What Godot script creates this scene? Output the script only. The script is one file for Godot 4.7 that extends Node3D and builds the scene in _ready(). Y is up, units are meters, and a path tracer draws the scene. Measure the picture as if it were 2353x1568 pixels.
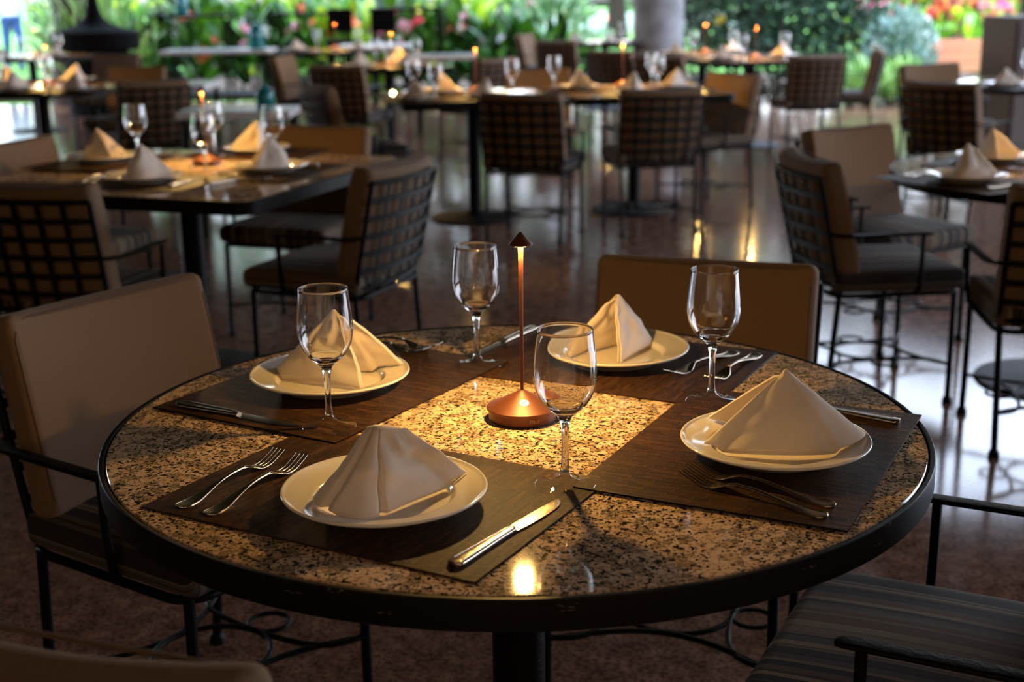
extends Node3D
# A restaurant hall at dusk-dark exposure: a laid granite table in front, more tables behind, a garden beyond the open side.
# Positions are written as (x, forward) in metres; forward is -z.

const TH := 0.76          # height of every table top
const SKY_ENERGY := 2.5
const LAMP_ENERGY := 0.33
const COVE_ENERGY := 10.5
const EXPOSURE := 1.0

var M := {}
var counts := {}
var rng := RandomNumberGenerator.new()


func _ready() -> void:
	rng.seed = 7
	set_camera()
	set_sky()
	materials()
	building()
	main_table()
	other_tables()
	chairs()
	background()
	garden()


# ---------------------------------------------------------------- camera, sky, sun
func set_camera() -> void:
	var cam := Camera3D.new()
	cam.name = "camera"
	add_child(cam)
	var p := 0.258886
	var r := -0.012256
	var up0 := Vector3(0, cos(p), -sin(p))
	var back := Vector3(0, sin(p), cos(p))
	var x := Vector3(cos(r), 0, 0) + up0 * sin(r)
	var y := up0 * cos(r) - Vector3(sin(r), 0, 0)
	cam.transform = Transform3D(Basis(x, y, back), Vector3(0, TH + 0.64369, 0))
	var a := CameraAttributesPhysical.new()
	a.frustum_focal_length = 3085.75 / 1568.0 * 24.0
	a.frustum_focus_distance = 1.86
	a.frustum_near = 0.05
	a.frustum_far = 300.0
	a.exposure_aperture = 4.0
	cam.attributes = a
	cam.current = true


func set_sky() -> void:
	var we := WorldEnvironment.new()
	we.name = "environment"
	var e := Environment.new()
	e.background_mode = Environment.BG_SKY
	var sky := Sky.new()
	var m := ProceduralSkyMaterial.new()
	m.sky_top_color = Color(0.74, 0.85, 1.0)
	m.sky_horizon_color = Color(0.95, 0.96, 1.0)
	m.sky_curve = 0.3
	m.ground_bottom_color = Color(0.25, 0.24, 0.2)
	m.ground_horizon_color = Color(0.5, 0.5, 0.46)
	m.sky_energy_multiplier = SKY_ENERGY
	m.ground_energy_multiplier = 0.5
	sky.sky_material = m
	e.sky = sky
	e.tonemap_mode = Environment.TONE_MAPPER_LINEAR
	e.tonemap_exposure = EXPOSURE
	e.sdfgi_enabled = true
	e.ssao_enabled = true
	e.ssil_enabled = true
	we.environment = e
	add_child(we)
	var sun := DirectionalLight3D.new()
	sun.name = "sun"
	sun.light_color = Color(1.0, 0.96, 0.86)
	sun.light_energy = 1.2
	sun.light_angular_distance = 4.0
	sun.shadow_enabled = true
	sun.sky_mode = DirectionalLight3D.SKY_MODE_LIGHT_ONLY
	add_child(sun)
	sun.look_at_from_position(Vector3(-4, 12, -7), Vector3.ZERO)


# ---------------------------------------------------------------- nodes, names, labels
func P(x: float, f: float, y := 0.0) -> Vector3:
	return Vector3(x, y, -f)


func turn(dx: float, df: float) -> float:       # rotation that points local -z along (dx, forward df)
	return atan2(-dx, df)


func numbered(n: String) -> String:
	var k: int = counts.get(n, 0)
	counts[n] = k + 1
	return n if k == 0 else "%s_%03d" % [n, k]


func tag(o: Node, label: String, category: String, group := "", kind := "") -> void:
	if label: o.set_meta("label", label)
	if category: o.set_meta("category", category)
	if group: o.set_meta("group", group)
	if kind: o.set_meta("kind", kind)


func thing(called: String, label: String, category: String, at := Vector3.ZERO, rot := 0.0, group := "") -> Node3D:
	var o := Node3D.new()
	o.name = numbered(called)
	add_child(o)
	o.position = at
	o.rotation.y = rot
	tag(o, label, category, group)
	return o


func part(called: String, mesh: Mesh, mat: Material, parent: Node, at := Vector3.ZERO, rot := Vector3.ZERO) -> MeshInstance3D:
	var o := MeshInstance3D.new()
	o.name = called
	o.mesh = mesh
	o.material_override = mat
	parent.add_child(o, true)
	o.position = at
	o.rotation = rot
	return o


func single(called: String, mesh: Mesh, mat: Material, label: String, category: String, at := Vector3.ZERO, rot := 0.0, group := "") -> MeshInstance3D:
	var o := part(numbered(called), mesh, mat, self, at, Vector3(0, rot, 0))
	tag(o, label, category, group)
	return o


func struct(called: String, mesh: Mesh, mat: Material, at := Vector3.ZERO, rot := Vector3.ZERO, parent: Node = self) -> MeshInstance3D:
	var o := part(called, mesh, mat, parent, at, rot)
	if parent == self: o.set_meta("kind", "structure")
	return o


func copy(o: Node3D, label: String, at: Vector3, rot: float, group := "") -> Node3D:
	var base := String(o.name)
	if base.length() > 4 and base.substr(base.length() - 4, 1) == "_" and base.substr(base.length() - 3).is_valid_int():
		base = base.substr(0, base.length() - 4)
	var c: Node3D = o.duplicate()
	c.name = numbered(base)
	add_child(c)
	c.position = at
	c.rotation = Vector3(0, rot, 0)
	c.set_meta("label", label)
	if group: c.set_meta("group", group)
	return c


# ---------------------------------------------------------------- mesh building
class MB:
	var v := PackedVector3Array()
	var uv := PackedVector2Array()
	var ix := PackedInt32Array()
	var col := PackedColorArray()

	# adds one closed or open piece, turned so that its faces point outwards (by volume) unless orient is false
	func add(pv: PackedVector3Array, pi: PackedInt32Array, puv := PackedVector2Array(), orient := true) -> void:
		var c := Vector3.ZERO
		for q in pv: c += q
		c /= maxf(1.0, pv.size())
		var vol := 0.0
		if orient:
			for k in range(0, pi.size(), 3):
				vol += (pv[pi[k]] - c).dot((pv[pi[k + 1]] - c).cross(pv[pi[k + 2]] - c))
		var first := v.size()
		v.append_array(pv)
		if puv.size() == pv.size(): uv.append_array(puv)
		else:
			for q in pv: uv.append(Vector2(q.x, q.z))
		for k in range(0, pi.size(), 3):
			ix.append(first + pi[k])
			if vol > 0.0:
				ix.append(first + pi[k + 2]); ix.append(first + pi[k + 1])
			else:
				ix.append(first + pi[k + 1]); ix.append(first + pi[k + 2])

	func mesh(weld := false) -> ArrayMesh:
		var n := PackedVector3Array()
		n.resize(v.size())
		var rep := PackedInt32Array()
		rep.resize(v.size())
		if weld:
			var seen := {}
			for k in v.size():
				var key := Vector3i((v[k] * 20000.0).round())
				if not seen.has(key): seen[key] = k
				rep[k] = seen[key]
		else:
			for k in v.size(): rep[k] = k
		for k in range(0, ix.size(), 3):
			var a := v[ix[k]]
			var nn := (v[ix[k + 2]] - a).cross(v[ix[k + 1]] - a)
			for j in 3:
				n[rep[ix[k + j]]] += nn
		for k in v.size():
			if rep[k] == k: n[k] = n[k].normalized() if n[k].length_squared() > 1e-24 else Vector3.UP
		for k in v.size(): n[k] = n[rep[k]]
		var arr := []
		arr.resize(Mesh.ARRAY_MAX)
		arr[Mesh.ARRAY_VERTEX] = v
		arr[Mesh.ARRAY_NORMAL] = n
		arr[Mesh.ARRAY_TEX_UV] = uv
		if col.size() == v.size(): arr[Mesh.ARRAY_COLOR] = col
		arr[Mesh.ARRAY_INDEX] = ix
		var m := ArrayMesh.new()
		m.add_surface_from_arrays(Mesh.PRIMITIVE_TRIANGLES, arr)
		return m

	# rows of points, joined by quads
	func grid(rows: Array, close_u := false, close_v := false, orient := true, uvs: Array = []) -> void:
		var pv := PackedVector3Array()
		var puv := PackedVector2Array()
		var w: int = rows[0].size()
		for k in rows.size():
			pv.append_array(rows[k])
			if uvs: puv.append_array(uvs[k])
		var pi := PackedInt32Array()
		var hh := rows.size()
		for r in (hh if close_v else hh - 1):
			var r2 := (r + 1) % hh
			for c in (w if close_u else w - 1):
				var c2 := (c + 1) % w
				pi.append_array([r * w + c, r * w + c2, r2 * w + c2, r * w + c, r2 * w + c2, r2 * w + c])
		add(pv, pi, puv, orient)

	func lathe(profile: Array, seg := 32, crease := 35.0, at := Vector3.ZERO) -> void:
		var rows := []
		var breaks := []            # index of rows after which no quads are made
		for k in profile.size():
			var q: Vector2 = profile[k]
			var ring := PackedVector3Array()
			for s in seg:
				var a := TAU * s / seg
				ring.append(at + Vector3(cos(a) * q.x, q.y, sin(a) * q.x))
			rows.append(ring)
			if k > 0 and k < profile.size() - 1:
				var d0: Vector2 = q - profile[k - 1]
				var d1: Vector2 = profile[k + 1] - q
				if absf(d0.angle_to(d1)) > deg_to_rad(crease):
					breaks.append(rows.size() - 1)
					rows.append(ring)
		var pv := PackedVector3Array()
		for ring in rows: pv.append_array(ring)
		var pi := PackedInt32Array()
		for r in rows.size() - 1:
			if r in breaks: continue
			for c in seg:
				var c2 := (c + 1) % seg
				pi.append_array([r * seg + c, r * seg + c2, (r + 1) * seg + c2, r * seg + c, (r + 1) * seg + c2, (r + 1) * seg + c])
		var puv := PackedVector2Array()
		for q in pv: puv.append(Vector2(atan2(q.x, q.z) / TAU, q.y))
		add(pv, pi, puv)

	# a section swept along a path; widths: Vector2 scale of the section at each path point
	func sweep(path: Array, section: Array, up := Vector3.UP, scales: Array = [], sharp := false, closed := false) -> void:
		var rows := []
		var n := path.size()
		for k in n:
			var t: Vector3
			if closed: t = path[(k + 1) % n] - path[(k - 1 + n) % n]
			else: t = path[mini(k + 1, n - 1)] - path[maxi(k - 1, 0)]
			t = t.normalized()
			var u := up
			if absf(t.dot(u)) > 0.95: u = Vector3(0, 0, 1) if absf(t.z) < 0.9 else Vector3(1, 0, 0)
			var side := t.cross(u).normalized()
			var uu := side.cross(t).normalized()
			var sc: Vector2 = scales[k] if scales else Vector2.ONE
			var ring := PackedVector3Array()
			for q in section:
				var p: Vector3 = path[k] + side * (q.x * sc.x) + uu * (q.y * sc.y)
				ring.append(p)
				if sharp: ring.append(p)
			rows.append(ring)
		var pv := PackedVector3Array()
		for r in rows: pv.append_array(r)
		var w: int = rows[0].size()
		var pi := PackedInt32Array()
		for r in (n if closed else n - 1):
			var r2 := (r + 1) % n
			var c := 1 if sharp else 0
			while c < w:
				var c2 := (c + 1) % w
				pi.append_array([r * w + c, r * w + c2, r2 * w + c2, r * w + c, r2 * w + c2, r2 * w + c])
				c += 2 if sharp else 1
		if not closed:
			for e in [0, n - 1]:
				var first := pv.size()
				var mid := Vector3.ZERO
				var ring: PackedVector3Array = rows[e]
				var step := 2 if sharp else 1
				var cnt := w / step
				for c in range(0, w, step):
					pv.append(ring[c]); mid += ring[c]
				pv.append(mid / cnt)
				for c in cnt:
					if e == 0: pi.append_array([first + cnt, first + (c + 1) % cnt, first + c])
					else: pi.append_array([first + cnt, first + c, first + (c + 1) % cnt])
		add(pv, pi)

	func tube(path: Array, r: float, seg := 8, closed := false) -> void:
		var s := []
		for k in seg: s.append(Vector2(cos(TAU * k / seg), sin(TAU * k / seg)) * r)
		sweep(path, s, Vector3.UP, [], false, closed)

	func bar(path: Array, w: float, h: float, closed := false) -> void:
		var b := minf(w, h) * 0.2
		var x := w / 2
		var y := h / 2
		sweep(path, [Vector2(-x + b, -y), Vector2(x - b, -y), Vector2(x, -y + b), Vector2(x, y - b), Vector2(x - b, y), Vector2(-x + b, y), Vector2(-x, y - b), Vector2(-x, -y + b)], Vector3.UP, [], true, closed)

	# box with rounded edges; n: divisions of the flat parts
	func rbox(size: Vector3, r: float, n := 1, at := Vector3.ZERO, steps := 2) -> void:
		var h := size / 2
		var pv := PackedVector3Array()
		var pi := PackedInt32Array()
		var puv := PackedVector2Array()
		for face in 6:
			var ax := face / 2
			var sg := 1.0 if face % 2 == 0 else -1.0
			var ua := (ax + 1) % 3
			var va := (ax + 2) % 3
			var cu := coords(h[ua], r, n, steps)
			var cv := coords(h[va], r, n, steps)
			var first := pv.size()
			for b in cv:
				for a in cu:
					var p := Vector3.ZERO
					p[ax] = h[ax] * sg; p[ua] = a; p[va] = b
					var q := p.clamp(-h + Vector3.ONE * r, h - Vector3.ONE * r)
					p = q + (p - q).normalized() * r
					pv.append(at + p)
					puv.append(Vector2(p.x + (p.y if ax == 0 else 0.0), p.z))
			var w := cu.size()
			for j in cv.size() - 1:
				for i in w - 1:
					var a0 := first + j * w + i
					if sg > 0: pi.append_array([a0, a0 + 1, a0 + w + 1, a0, a0 + w + 1, a0 + w])
					else: pi.append_array([a0, a0 + w + 1, a0 + 1, a0, a0 + w, a0 + w + 1])
		add(pv, pi, puv)

	func coords(h: float, r: float, n: int, steps: int) -> Array:
		var out := []
		for k in steps: out.append(-h + r * k / steps)
		for k in n + 1: out.append(lerpf(-h + r, h - r, float(k) / n))
		for k in steps: out.append(h - r + r * (k + 1.0) / steps)
		return out

	# flat outline (x, z) between two heights, edges bevelled
	func prism(poly: Array, y0: float, y1: float, b := 0.002) -> void:
		var n := poly.size()
		var c := Vector2.ZERO
		for q in poly: c += q
		c /= n
		var rings := []
		for lv in [[y0, 1.0], [y0 + b, 0.0], [y1 - b, 0.0], [y1, 1.0]]:
			var ring := PackedVector3Array()
			for q in poly:
				var d: Vector2 = (q - c)
				var s: Vector2 = q - d.normalized() * (b * float(lv[1]))
				ring.append(Vector3(s.x, lv[0], s.y))
			rings.append(ring)
		var pv := PackedVector3Array()
		var pi := PackedInt32Array()
		for k in 3:
			var f := pv.size()
			for q in rings[k]: pv.append(q)
			for q in rings[k + 1]: pv.append(q)
			for j in n:
				var j2 := (j + 1) % n
				pi.append_array([f + j, f + j2, f + n + j2, f + j, f + n + j2, f + n + j])
		for e in [0, 3]:
			var f := pv.size()
			for q in rings[e]: pv.append(q)
			pv.append(Vector3(c.x, rings[e][0].y, c.y))
			for j in n:
				var j2 := (j + 1) % n
				if e == 0: pi.append_array([f + n, f + j2, f + j])
				else: pi.append_array([f + n, f + j, f + j2])
		add(pv, pi)


func boxm(size: Vector3, r := 0.004) -> ArrayMesh:
	var b := MB.new()
	b.rbox(size, minf(r, size[size.min_axis_index()] * 0.45), 1, Vector3.ZERO, 1)
	return b.mesh()


func lathem(profile: Array, seg := 32, crease := 35.0) -> ArrayMesh:
	var b := MB.new()
	b.lathe(profile, seg, crease)
	return b.mesh()


func rounded_square(side: float, r: float, n := 6) -> Array:
	var out := []
	var h := side / 2 - r
	for c in 4:
		var cx := h if c in [0, 3] else -h
		var cy := h if c in [0, 1] else -h
		for k in n + 1:
			var a := PI / 2 * (c + float(k) / n)
			out.append(Vector2(cx + cos(a) * r, cy + sin(a) * r))
	return out


# ---------------------------------------------------------------- materials
func mat(called: String, c: Color, rough := 0.6, metal := 0.0) -> StandardMaterial3D:
	var m := StandardMaterial3D.new()
	m.resource_name = called
	m.albedo_color = c
	m.roughness = rough
	m.metallic = metal
	M[called] = m
	return m


func noise(freq: float, s: int, type := FastNoiseLite.TYPE_SIMPLEX_SMOOTH, octaves := 3) -> FastNoiseLite:
	var n := FastNoiseLite.new()
	n.seed = s
	n.frequency = freq
	n.noise_type = type
	n.fractal_type = FastNoiseLite.FRACTAL_FBM if octaves > 1 else FastNoiseLite.FRACTAL_NONE
	n.fractal_octaves = octaves
	return n


func grey(n: FastNoiseLite, size: int) -> PackedByteArray:
	var im := n.get_seamless_image(size, size, false, false, 0.15)
	im.convert(Image.FORMAT_L8)
	return im.get_data()


func noise_texture(n: FastNoiseLite, size: int, colors: Array = [], normal := false, bump := 4.0) -> NoiseTexture2D:
	var t := NoiseTexture2D.new()
	t.width = size
	t.height = size
	t.seamless = true
	t.noise = n
	t.as_normal_map = normal
	t.bump_strength = bump
	if colors:
		var g := Gradient.new()
		var offs := PackedFloat32Array()
		var cols := PackedColorArray()
		for q in colors:
			offs.append(q[0]); cols.append(q[1])
		g.offsets = offs
		g.colors = cols
		t.color_ramp = g
	return t


func relief(m: StandardMaterial3D, n: FastNoiseLite, size: int, strength := 0.5, bump := 4.0) -> void:
	m.normal_enabled = true
	m.normal_texture = noise_texture(n, size, [], true, bump)
	m.normal_scale = strength


func triplanar(m: StandardMaterial3D, tile: float, world := false) -> void:
	m.uv1_triplanar = true
	m.uv1_world_triplanar = world
	m.uv1_scale = Vector3.ONE / tile


func granite_image(size: int) -> Image:
	# tile of 0.46 m; beige crystals, grey-brown quartz, black mica
	var cell := FastNoiseLite.new()
	cell.noise_type = FastNoiseLite.TYPE_CELLULAR
	cell.seed = 3
	cell.frequency = 0.030
	cell.cellular_jitter = 1.0
	cell.cellular_return_type = FastNoiseLite.RETURN_CELL_VALUE
	cell.domain_warp_enabled = true
	cell.domain_warp_amplitude = 26.0
	cell.domain_warp_frequency = 0.02
	cell.fractal_type = FastNoiseLite.FRACTAL_NONE
	var edge := cell.duplicate() as FastNoiseLite
	edge.cellular_return_type = FastNoiseLite.RETURN_DISTANCE2_SUB
	var e: PackedByteArray = grey(edge, size)
	var t := grey(cell, size)
	var a := grey(noise(0.012, 11, FastNoiseLite.TYPE_SIMPLEX_SMOOTH, 2), size)
	var d := grey(noise(0.030, 5, FastNoiseLite.TYPE_SIMPLEX_SMOOTH, 5), size)
	var g := grey(noise(0.05, 9, FastNoiseLite.TYPE_SIMPLEX_SMOOTH, 3), size)
	var out := PackedByteArray()
	out.resize(size * size * 3)
	for k in size * size:
		var tone := t[k] / 255.0
		var fl := d[k]
		var mask := a[k]
		var r := 224.0 - 28.0 * tone
		var gg := 194.0 - 34.0 * tone
		var b := 164.0 - 38.0 * tone
		var q := g[k]
		r += (q - 128) * 0.16; gg += (q - 128) * 0.15; b += (q - 128) * 0.13
		if tone > 0.66 and q > 118:           # smoky quartz
			r = 140.0; gg = 122.0; b = 98.0
		var dark := 0.0
		if e[k] < 11 and q < 134: dark = 0.5 + (138 - q) * 0.008
		if fl > 173: dark = 0.92
		elif fl > 165: dark = maxf(dark, 0.62)
		if fl < 70 and q < 126: dark = maxf(dark, 0.85)
		elif fl < 88 and q < 112: dark = maxf(dark, 0.45)
		dark = clampf(dark, 0.0, 0.96)
		r = lerpf(r, 26.0, dark); gg = lerpf(gg, 23.0, dark); b = lerpf(b, 20.0, dark)
		out[k * 3] = int(clampf(r, 0, 255)); out[k * 3 + 1] = int(clampf(gg, 0, 255)); out[k * 3 + 2] = int(clampf(b, 0, 255))
	return Image.create_from_data(size, size, false, Image.FORMAT_RGB8, out)


func terrazzo_image(size: int) -> Image:
	var a := grey(noise(0.05, 21, FastNoiseLite.TYPE_SIMPLEX_SMOOTH, 3), size)
	var b := grey(noise(0.012, 22, FastNoiseLite.TYPE_SIMPLEX_SMOOTH, 4), size)
	var c := grey(noise(0.11, 23, FastNoiseLite.TYPE_SIMPLEX_SMOOTH, 2), size)
	var out := PackedByteArray()
	out.resize(size * size * 3)
	for k in size * size:
		var col := Vector3(136, 94, 74)
		col += Vector3(0.5, 0.42, 0.36) * (b[k] - 128) * 0.8
		col += Vector3(0.45, 0.42, 0.4) * (c[k] - 128) * 0.5
		if a[k] > 150: col = col.lerp(Vector3(146, 116, 96), 0.6)
		elif a[k] < 98: col = col.lerp(Vector3(78, 60, 54), 0.62)
		elif c[k] < 90: col = col.lerp(Vector3(92, 78, 74), 0.5)
		out[k * 3] = int(clampf(col.x, 0, 255)); out[k * 3 + 1] = int(clampf(col.y, 0, 255)); out[k * 3 + 2] = int(clampf(col.z, 0, 255))
	return Image.create_from_data(size, size, false, Image.FORMAT_RGB8, out)


func mat_images(w: int, h: int) -> Array:
	# woven vinyl: fine ribs along v, gathered in short bamboo-like blocks
	var r := RandomNumberGenerator.new()
	r.seed = 12
	var col := PackedByteArray()
	var hgt := PackedByteArray()
	col.resize(w * h * 3)
	hgt.resize(w * h)
	var block := 10
	for bx in range(0, w, block):
		var y := -r.randi_range(0, 60)
		while y < h:
			var l := r.randi_range(36, 92)
			var kind := r.randf()
			var base := Vector3(68, 46, 30) if kind < 0.6 else Vector3(54, 36, 24) if kind < 0.9 else Vector3(86, 60, 38)
			base *= r.randf_range(0.88, 1.12)
			var sunk := 0 if kind < 0.55 else 46 if kind < 0.85 else -10
			for yy in range(maxi(y, 0), mini(y + l, h)):
				var knot := yy - y < 3 or y + l - yy < 2
				for xx in range(bx, mini(bx + block, w)):
					var k := yy * w + xx
					var rib: float = [0.0, 0.62, 1.0, 0.95, 0.5][xx % 5]
					var f := 0.26 + 0.92 * rib
					var c := base * f
					if knot and xx % 5 == 2: c = Vector3(150, 116, 76)
					col[k * 3] = int(clampf(c.x, 0, 255)); col[k * 3 + 1] = int(clampf(c.y, 0, 255)); col[k * 3 + 2] = int(clampf(c.z, 0, 255))
					hgt[k] = int(clampf(90 + rib * 90 - sunk + (40 if knot else 0), 0, 255))
			y += l
	return [Image.create_from_data(w, h, false, Image.FORMAT_RGB8, col), Image.create_from_data(w, h, false, Image.FORMAT_L8, hgt)]


func stripe_image() -> Image:
	var w := 512
	var im := Image.create(w, 64, false, Image.FORMAT_RGB8)
	var r := RandomNumberGenerator.new()
	r.seed = 5
	var cols := [Color8(112, 94, 72), Color8(84, 70, 56), Color8(48, 38, 32), Color8(98, 86, 74), Color8(28, 23, 20), Color8(124, 108, 84), Color8(70, 63, 57), Color8(92, 68, 46)]
	var x := 0
	while x < w:
		var l := r.randi_range(3, 16)
		var c: Color = cols[r.randi_range(0, cols.size() - 1)]
		for k in l:
			if x + k < w:
				for y in 64:
					var j := 0.94 + 0.12 * r.randf()
					im.set_pixel(x + k, y, Color(c.r * j, c.g * j, c.b * j))
		x += l
	return im


func chip_image() -> Image:
	# black paint with a few chips down to pale metal
	var im := Image.create(1024, 64, false, Image.FORMAT_RGB8)
	im.fill(Color8(18, 16, 14))
	var r := RandomNumberGenerator.new()
	r.seed = 31
	for k in 26:
		var x := r.randi_range(10, 1010)
		var y := r.randi_range(6, 58)
		for j in r.randi_range(3, 9):
			im.set_pixel(clampi(x + r.randi_range(-3, 3), 0, 1023), clampi(y + r.randi_range(-3, 3), 0, 63), Color8(150, 142, 128))
	return im


func materials() -> void:
	var m := mat("granite", Color(1, 1, 1), 0.06)
	m.albedo_texture = ImageTexture.create_from_image(granite_image(1024))
	triplanar(m, 0.40)
	m.metallic_specular = 0.55
	m = mat("black_rim", Color(1, 1, 1), 0.45)
	m.metallic_specular = 0.25
	m.albedo_texture = ImageTexture.create_from_image(chip_image())
	m.uv1_scale = Vector3(1, 23.0, 1)
	m = mat("black_iron", Color8(14, 12, 11), 0.5)
	m.metallic_specular = 0.22
	relief(m, noise(0.06, 41), 128, 0.25)
	triplanar(m, 0.08)
	var pics := mat_images(996, 720)
	m = mat("woven_vinyl", Color(1, 1, 1), 0.5)
	m.metallic_specular = 0.22
	m.albedo_texture = ImageTexture.create_from_image(pics[0])
	m.heightmap_enabled = true
	m.heightmap_texture = ImageTexture.create_from_image(pics[1])
	m.heightmap_scale = 0.10
	m = mat("porcelain", Color8(226, 218, 204), 0.12)
	m.clearcoat_enabled = true
	m.clearcoat = 0.5
	m.clearcoat_roughness = 0.05
	m = mat("linen", Color8(222, 208, 194), 0.9)
	m.rim_enabled = true
	m.rim = 0.25
	m.rim_tint = 0.5
	relief(m, noise(0.35, 43, FastNoiseLite.TYPE_VALUE, 2), 256, 0.35)
	triplanar(m, 0.05)
	m.backlight_enabled = true
	m.backlight = Color(0.16, 0.14, 0.12)
	m = mat("glass", Color(1, 1, 1, 0.0), 0.0)
	m.transparency = BaseMaterial3D.TRANSPARENCY_ALPHA
	m.refraction_enabled = true
	m.refraction_scale = 0.05
	m = mat("clear_pane", Color(1, 1, 1, 0.0), 0.0)
	m.transparency = BaseMaterial3D.TRANSPARENCY_ALPHA
	m = mat("teal_glass", Color(0.1, 0.62, 0.66, 0.35), 0.05)
	m.transparency = BaseMaterial3D.TRANSPARENCY_ALPHA
	m.refraction_enabled = true
	m.refraction_scale = 0.05
	m = mat("steel", Color8(186, 172, 154), 0.17, 1.0)
	relief(m, noise(0.2, 44), 256, 0.12)
	triplanar(m, 0.03)
	m = mat("copper_paint", Color8(96, 52, 34), 0.42, 0.35)
	relief(m, noise(0.45, 45, FastNoiseLite.TYPE_VALUE, 1), 128, 0.12)
	triplanar(m, 0.02)
	m = mat("led", Color(1, 0.9, 0.75), 0.5)
	m.emission_enabled = true
	m.emission = Color(1.0, 0.80, 0.50)
	m.emission_energy_multiplier = 30.0
	m = mat("button_glow", Color(0.9, 0.88, 0.84), 0.4)
	m.emission_enabled = true
	m.emission = Color(1.0, 0.93, 0.84)
	m.emission_energy_multiplier = 0.5
	mat("print", Color8(196, 150, 118), 0.5)
	m = mat("canvas", Color8(108, 84, 62), 0.92)
	relief(m, noise(0.4, 46, FastNoiseLite.TYPE_VALUE, 2), 256, 0.5)
	triplanar(m, 0.06)
	m.rim_enabled = true
	m.rim = 0.2
	m.rim_tint = 0.6
	m = mat("piping", Color8(86, 67, 50), 0.9)
	m = mat("striped_fabric", Color(1, 1, 1), 0.85)
	m.albedo_texture = ImageTexture.create_from_image(stripe_image())
	m.uv1_scale = Vector3(1.9, 8.0, 1)
	m = mat("terrazzo", Color(1, 1, 1), 0.12)
	m.albedo_texture = ImageTexture.create_from_image(terrazzo_image(1024))
	triplanar(m, 0.9, true)
	m.metallic_specular = 0.5
	m = mat("plaster", Color8(96, 82, 70), 0.9)
	mat("wall_paint", Color8(204, 182, 154), 0.9)
	m = mat("strip_glow", Color(0.9, 0.86, 0.8), 0.5)
	m.emission_enabled = true
	m.emission = Color(1.0, 0.91, 0.82)
	m.emission_energy_multiplier = 3.0
	m = mat("dark_timber", Color8(58, 42, 32), 0.6)
	relief(m, noise(0.05, 47), 256, 0.4)
	triplanar(m, 0.5)
	m = mat("concrete", Color8(150, 148, 148), 0.85)
	m.albedo_texture = noise_texture(noise(0.02, 48), 256, [[0.0, Color(0.72, 0.72, 0.72)], [1.0, Color(1, 1, 1)]])
	triplanar(m, 1.2)
	mat("pale_stone", Color8(206, 208, 212), 0.3)
	mat("black_panel", Color8(20, 18, 18), 0.5)
	m = mat("matt_black", Color8(9, 8, 8), 0.8)
	m.metallic_specular = 0.2
	m = mat("lawn", Color(1, 1, 1), 0.95)
	m.albedo_texture = noise_texture(noise(0.04, 49), 512, [[0.2, Color8(74, 132, 46)], [0.55, Color8(104, 168, 62)], [0.85, Color8(136, 190, 84)]])
	triplanar(m, 2.0, true)
	m = mat("soil", Color8(70, 54, 42), 1.0)
	m = mat("garden_path", Color8(198, 178, 168), 0.7)
	m = mat("red_timber", Color8(176, 112, 78), 0.7)
	relief(m, noise(0.05, 50), 128, 0.4)
	triplanar(m, 0.4)
	m = mat("bark", Color8(62, 50, 42), 0.95)
	relief(m, noise(0.05, 51), 256, 1.0)
	triplanar(m, 0.4)
	m = mat("leaf", Color(1, 1, 1), 0.45)
	m.vertex_color_use_as_albedo = true
	m.backlight_enabled = true
	m.backlight = Color(0.42, 0.44, 0.32)
	m = mat("petal", Color(1, 1, 1), 0.7)
	for q in [["petal_pink", Color8(240, 170, 180)], ["petal_red", Color8(226, 70, 74)], ["petal_orange", Color8(238, 136, 84)], ["petal_white", Color8(240, 236, 230)], ["petal_magenta", Color8(226, 76, 140)], ["petal_yellow", Color8(226, 204, 70)]]:
		m = mat(q[0], q[1], 0.7)
		m.backlight_enabled = true
		m.backlight = Color(0.3, 0.3, 0.3)
	m = mat("person_colors", Color(1, 1, 1), 0.85)
	m.vertex_color_use_as_albedo = true


# ---------------------------------------------------------------- the hall
func building() -> void:
	struct("floor", boxm(Vector3(22, 0.2, 24), 0.01), M.terrazzo, P(-1.5, 5.5, -0.1))
	var roof := struct("ceiling", boxm(Vector3(13.4, 0.3, 21.5), 0.02), M.dark_timber, P(-3.8, 5.75, 3.35))
	struct("ceiling_bay", boxm(Vector3(4.6, 0.3, 16.5), 0.02), M.dark_timber, Vector3(9.0, 0, 2.5), Vector3.ZERO, roof)
	# rear wall behind the camera, washed by a long cove lamp
	struct("wall_back", boxm(Vector3(18, 3.2, 0.25), 0.01), M.wall_paint, P(-1.5, -2.6, 1.6))
	cove_lamp("long warm cove lamp washing the wall behind the camera", P(0.0, -1.75, 3.2))
	struct("wall_left", boxm(Vector3(0.25, 3.2, 14.2), 0.01), M.plaster, P(-10.4, 4.75, 1.6))
	struct("wall_right", boxm(Vector3(0.25, 3.2, 5.0), 0.01), M.plaster, P(7.4, 0.2, 1.6))
	var b := MB.new()
	b.lathe([Vector2(0, 0), Vector2(0.33, 0), Vector2(0.33, 0.06), Vector2(0.285, 0.1), Vector2(0.285, 3.2), Vector2(0, 3.2)], 40)
	struct("trim_1", b.mesh(), M.concrete, P(1.70, 15.6, 0))
	# deep beam along the garden side; the right bay is open
	struct("trim_2", boxm(Vector3(13.4, 1.3, 0.3), 0.01), M.dark_timber, P(-3.8, 16.35, 2.7))


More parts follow.
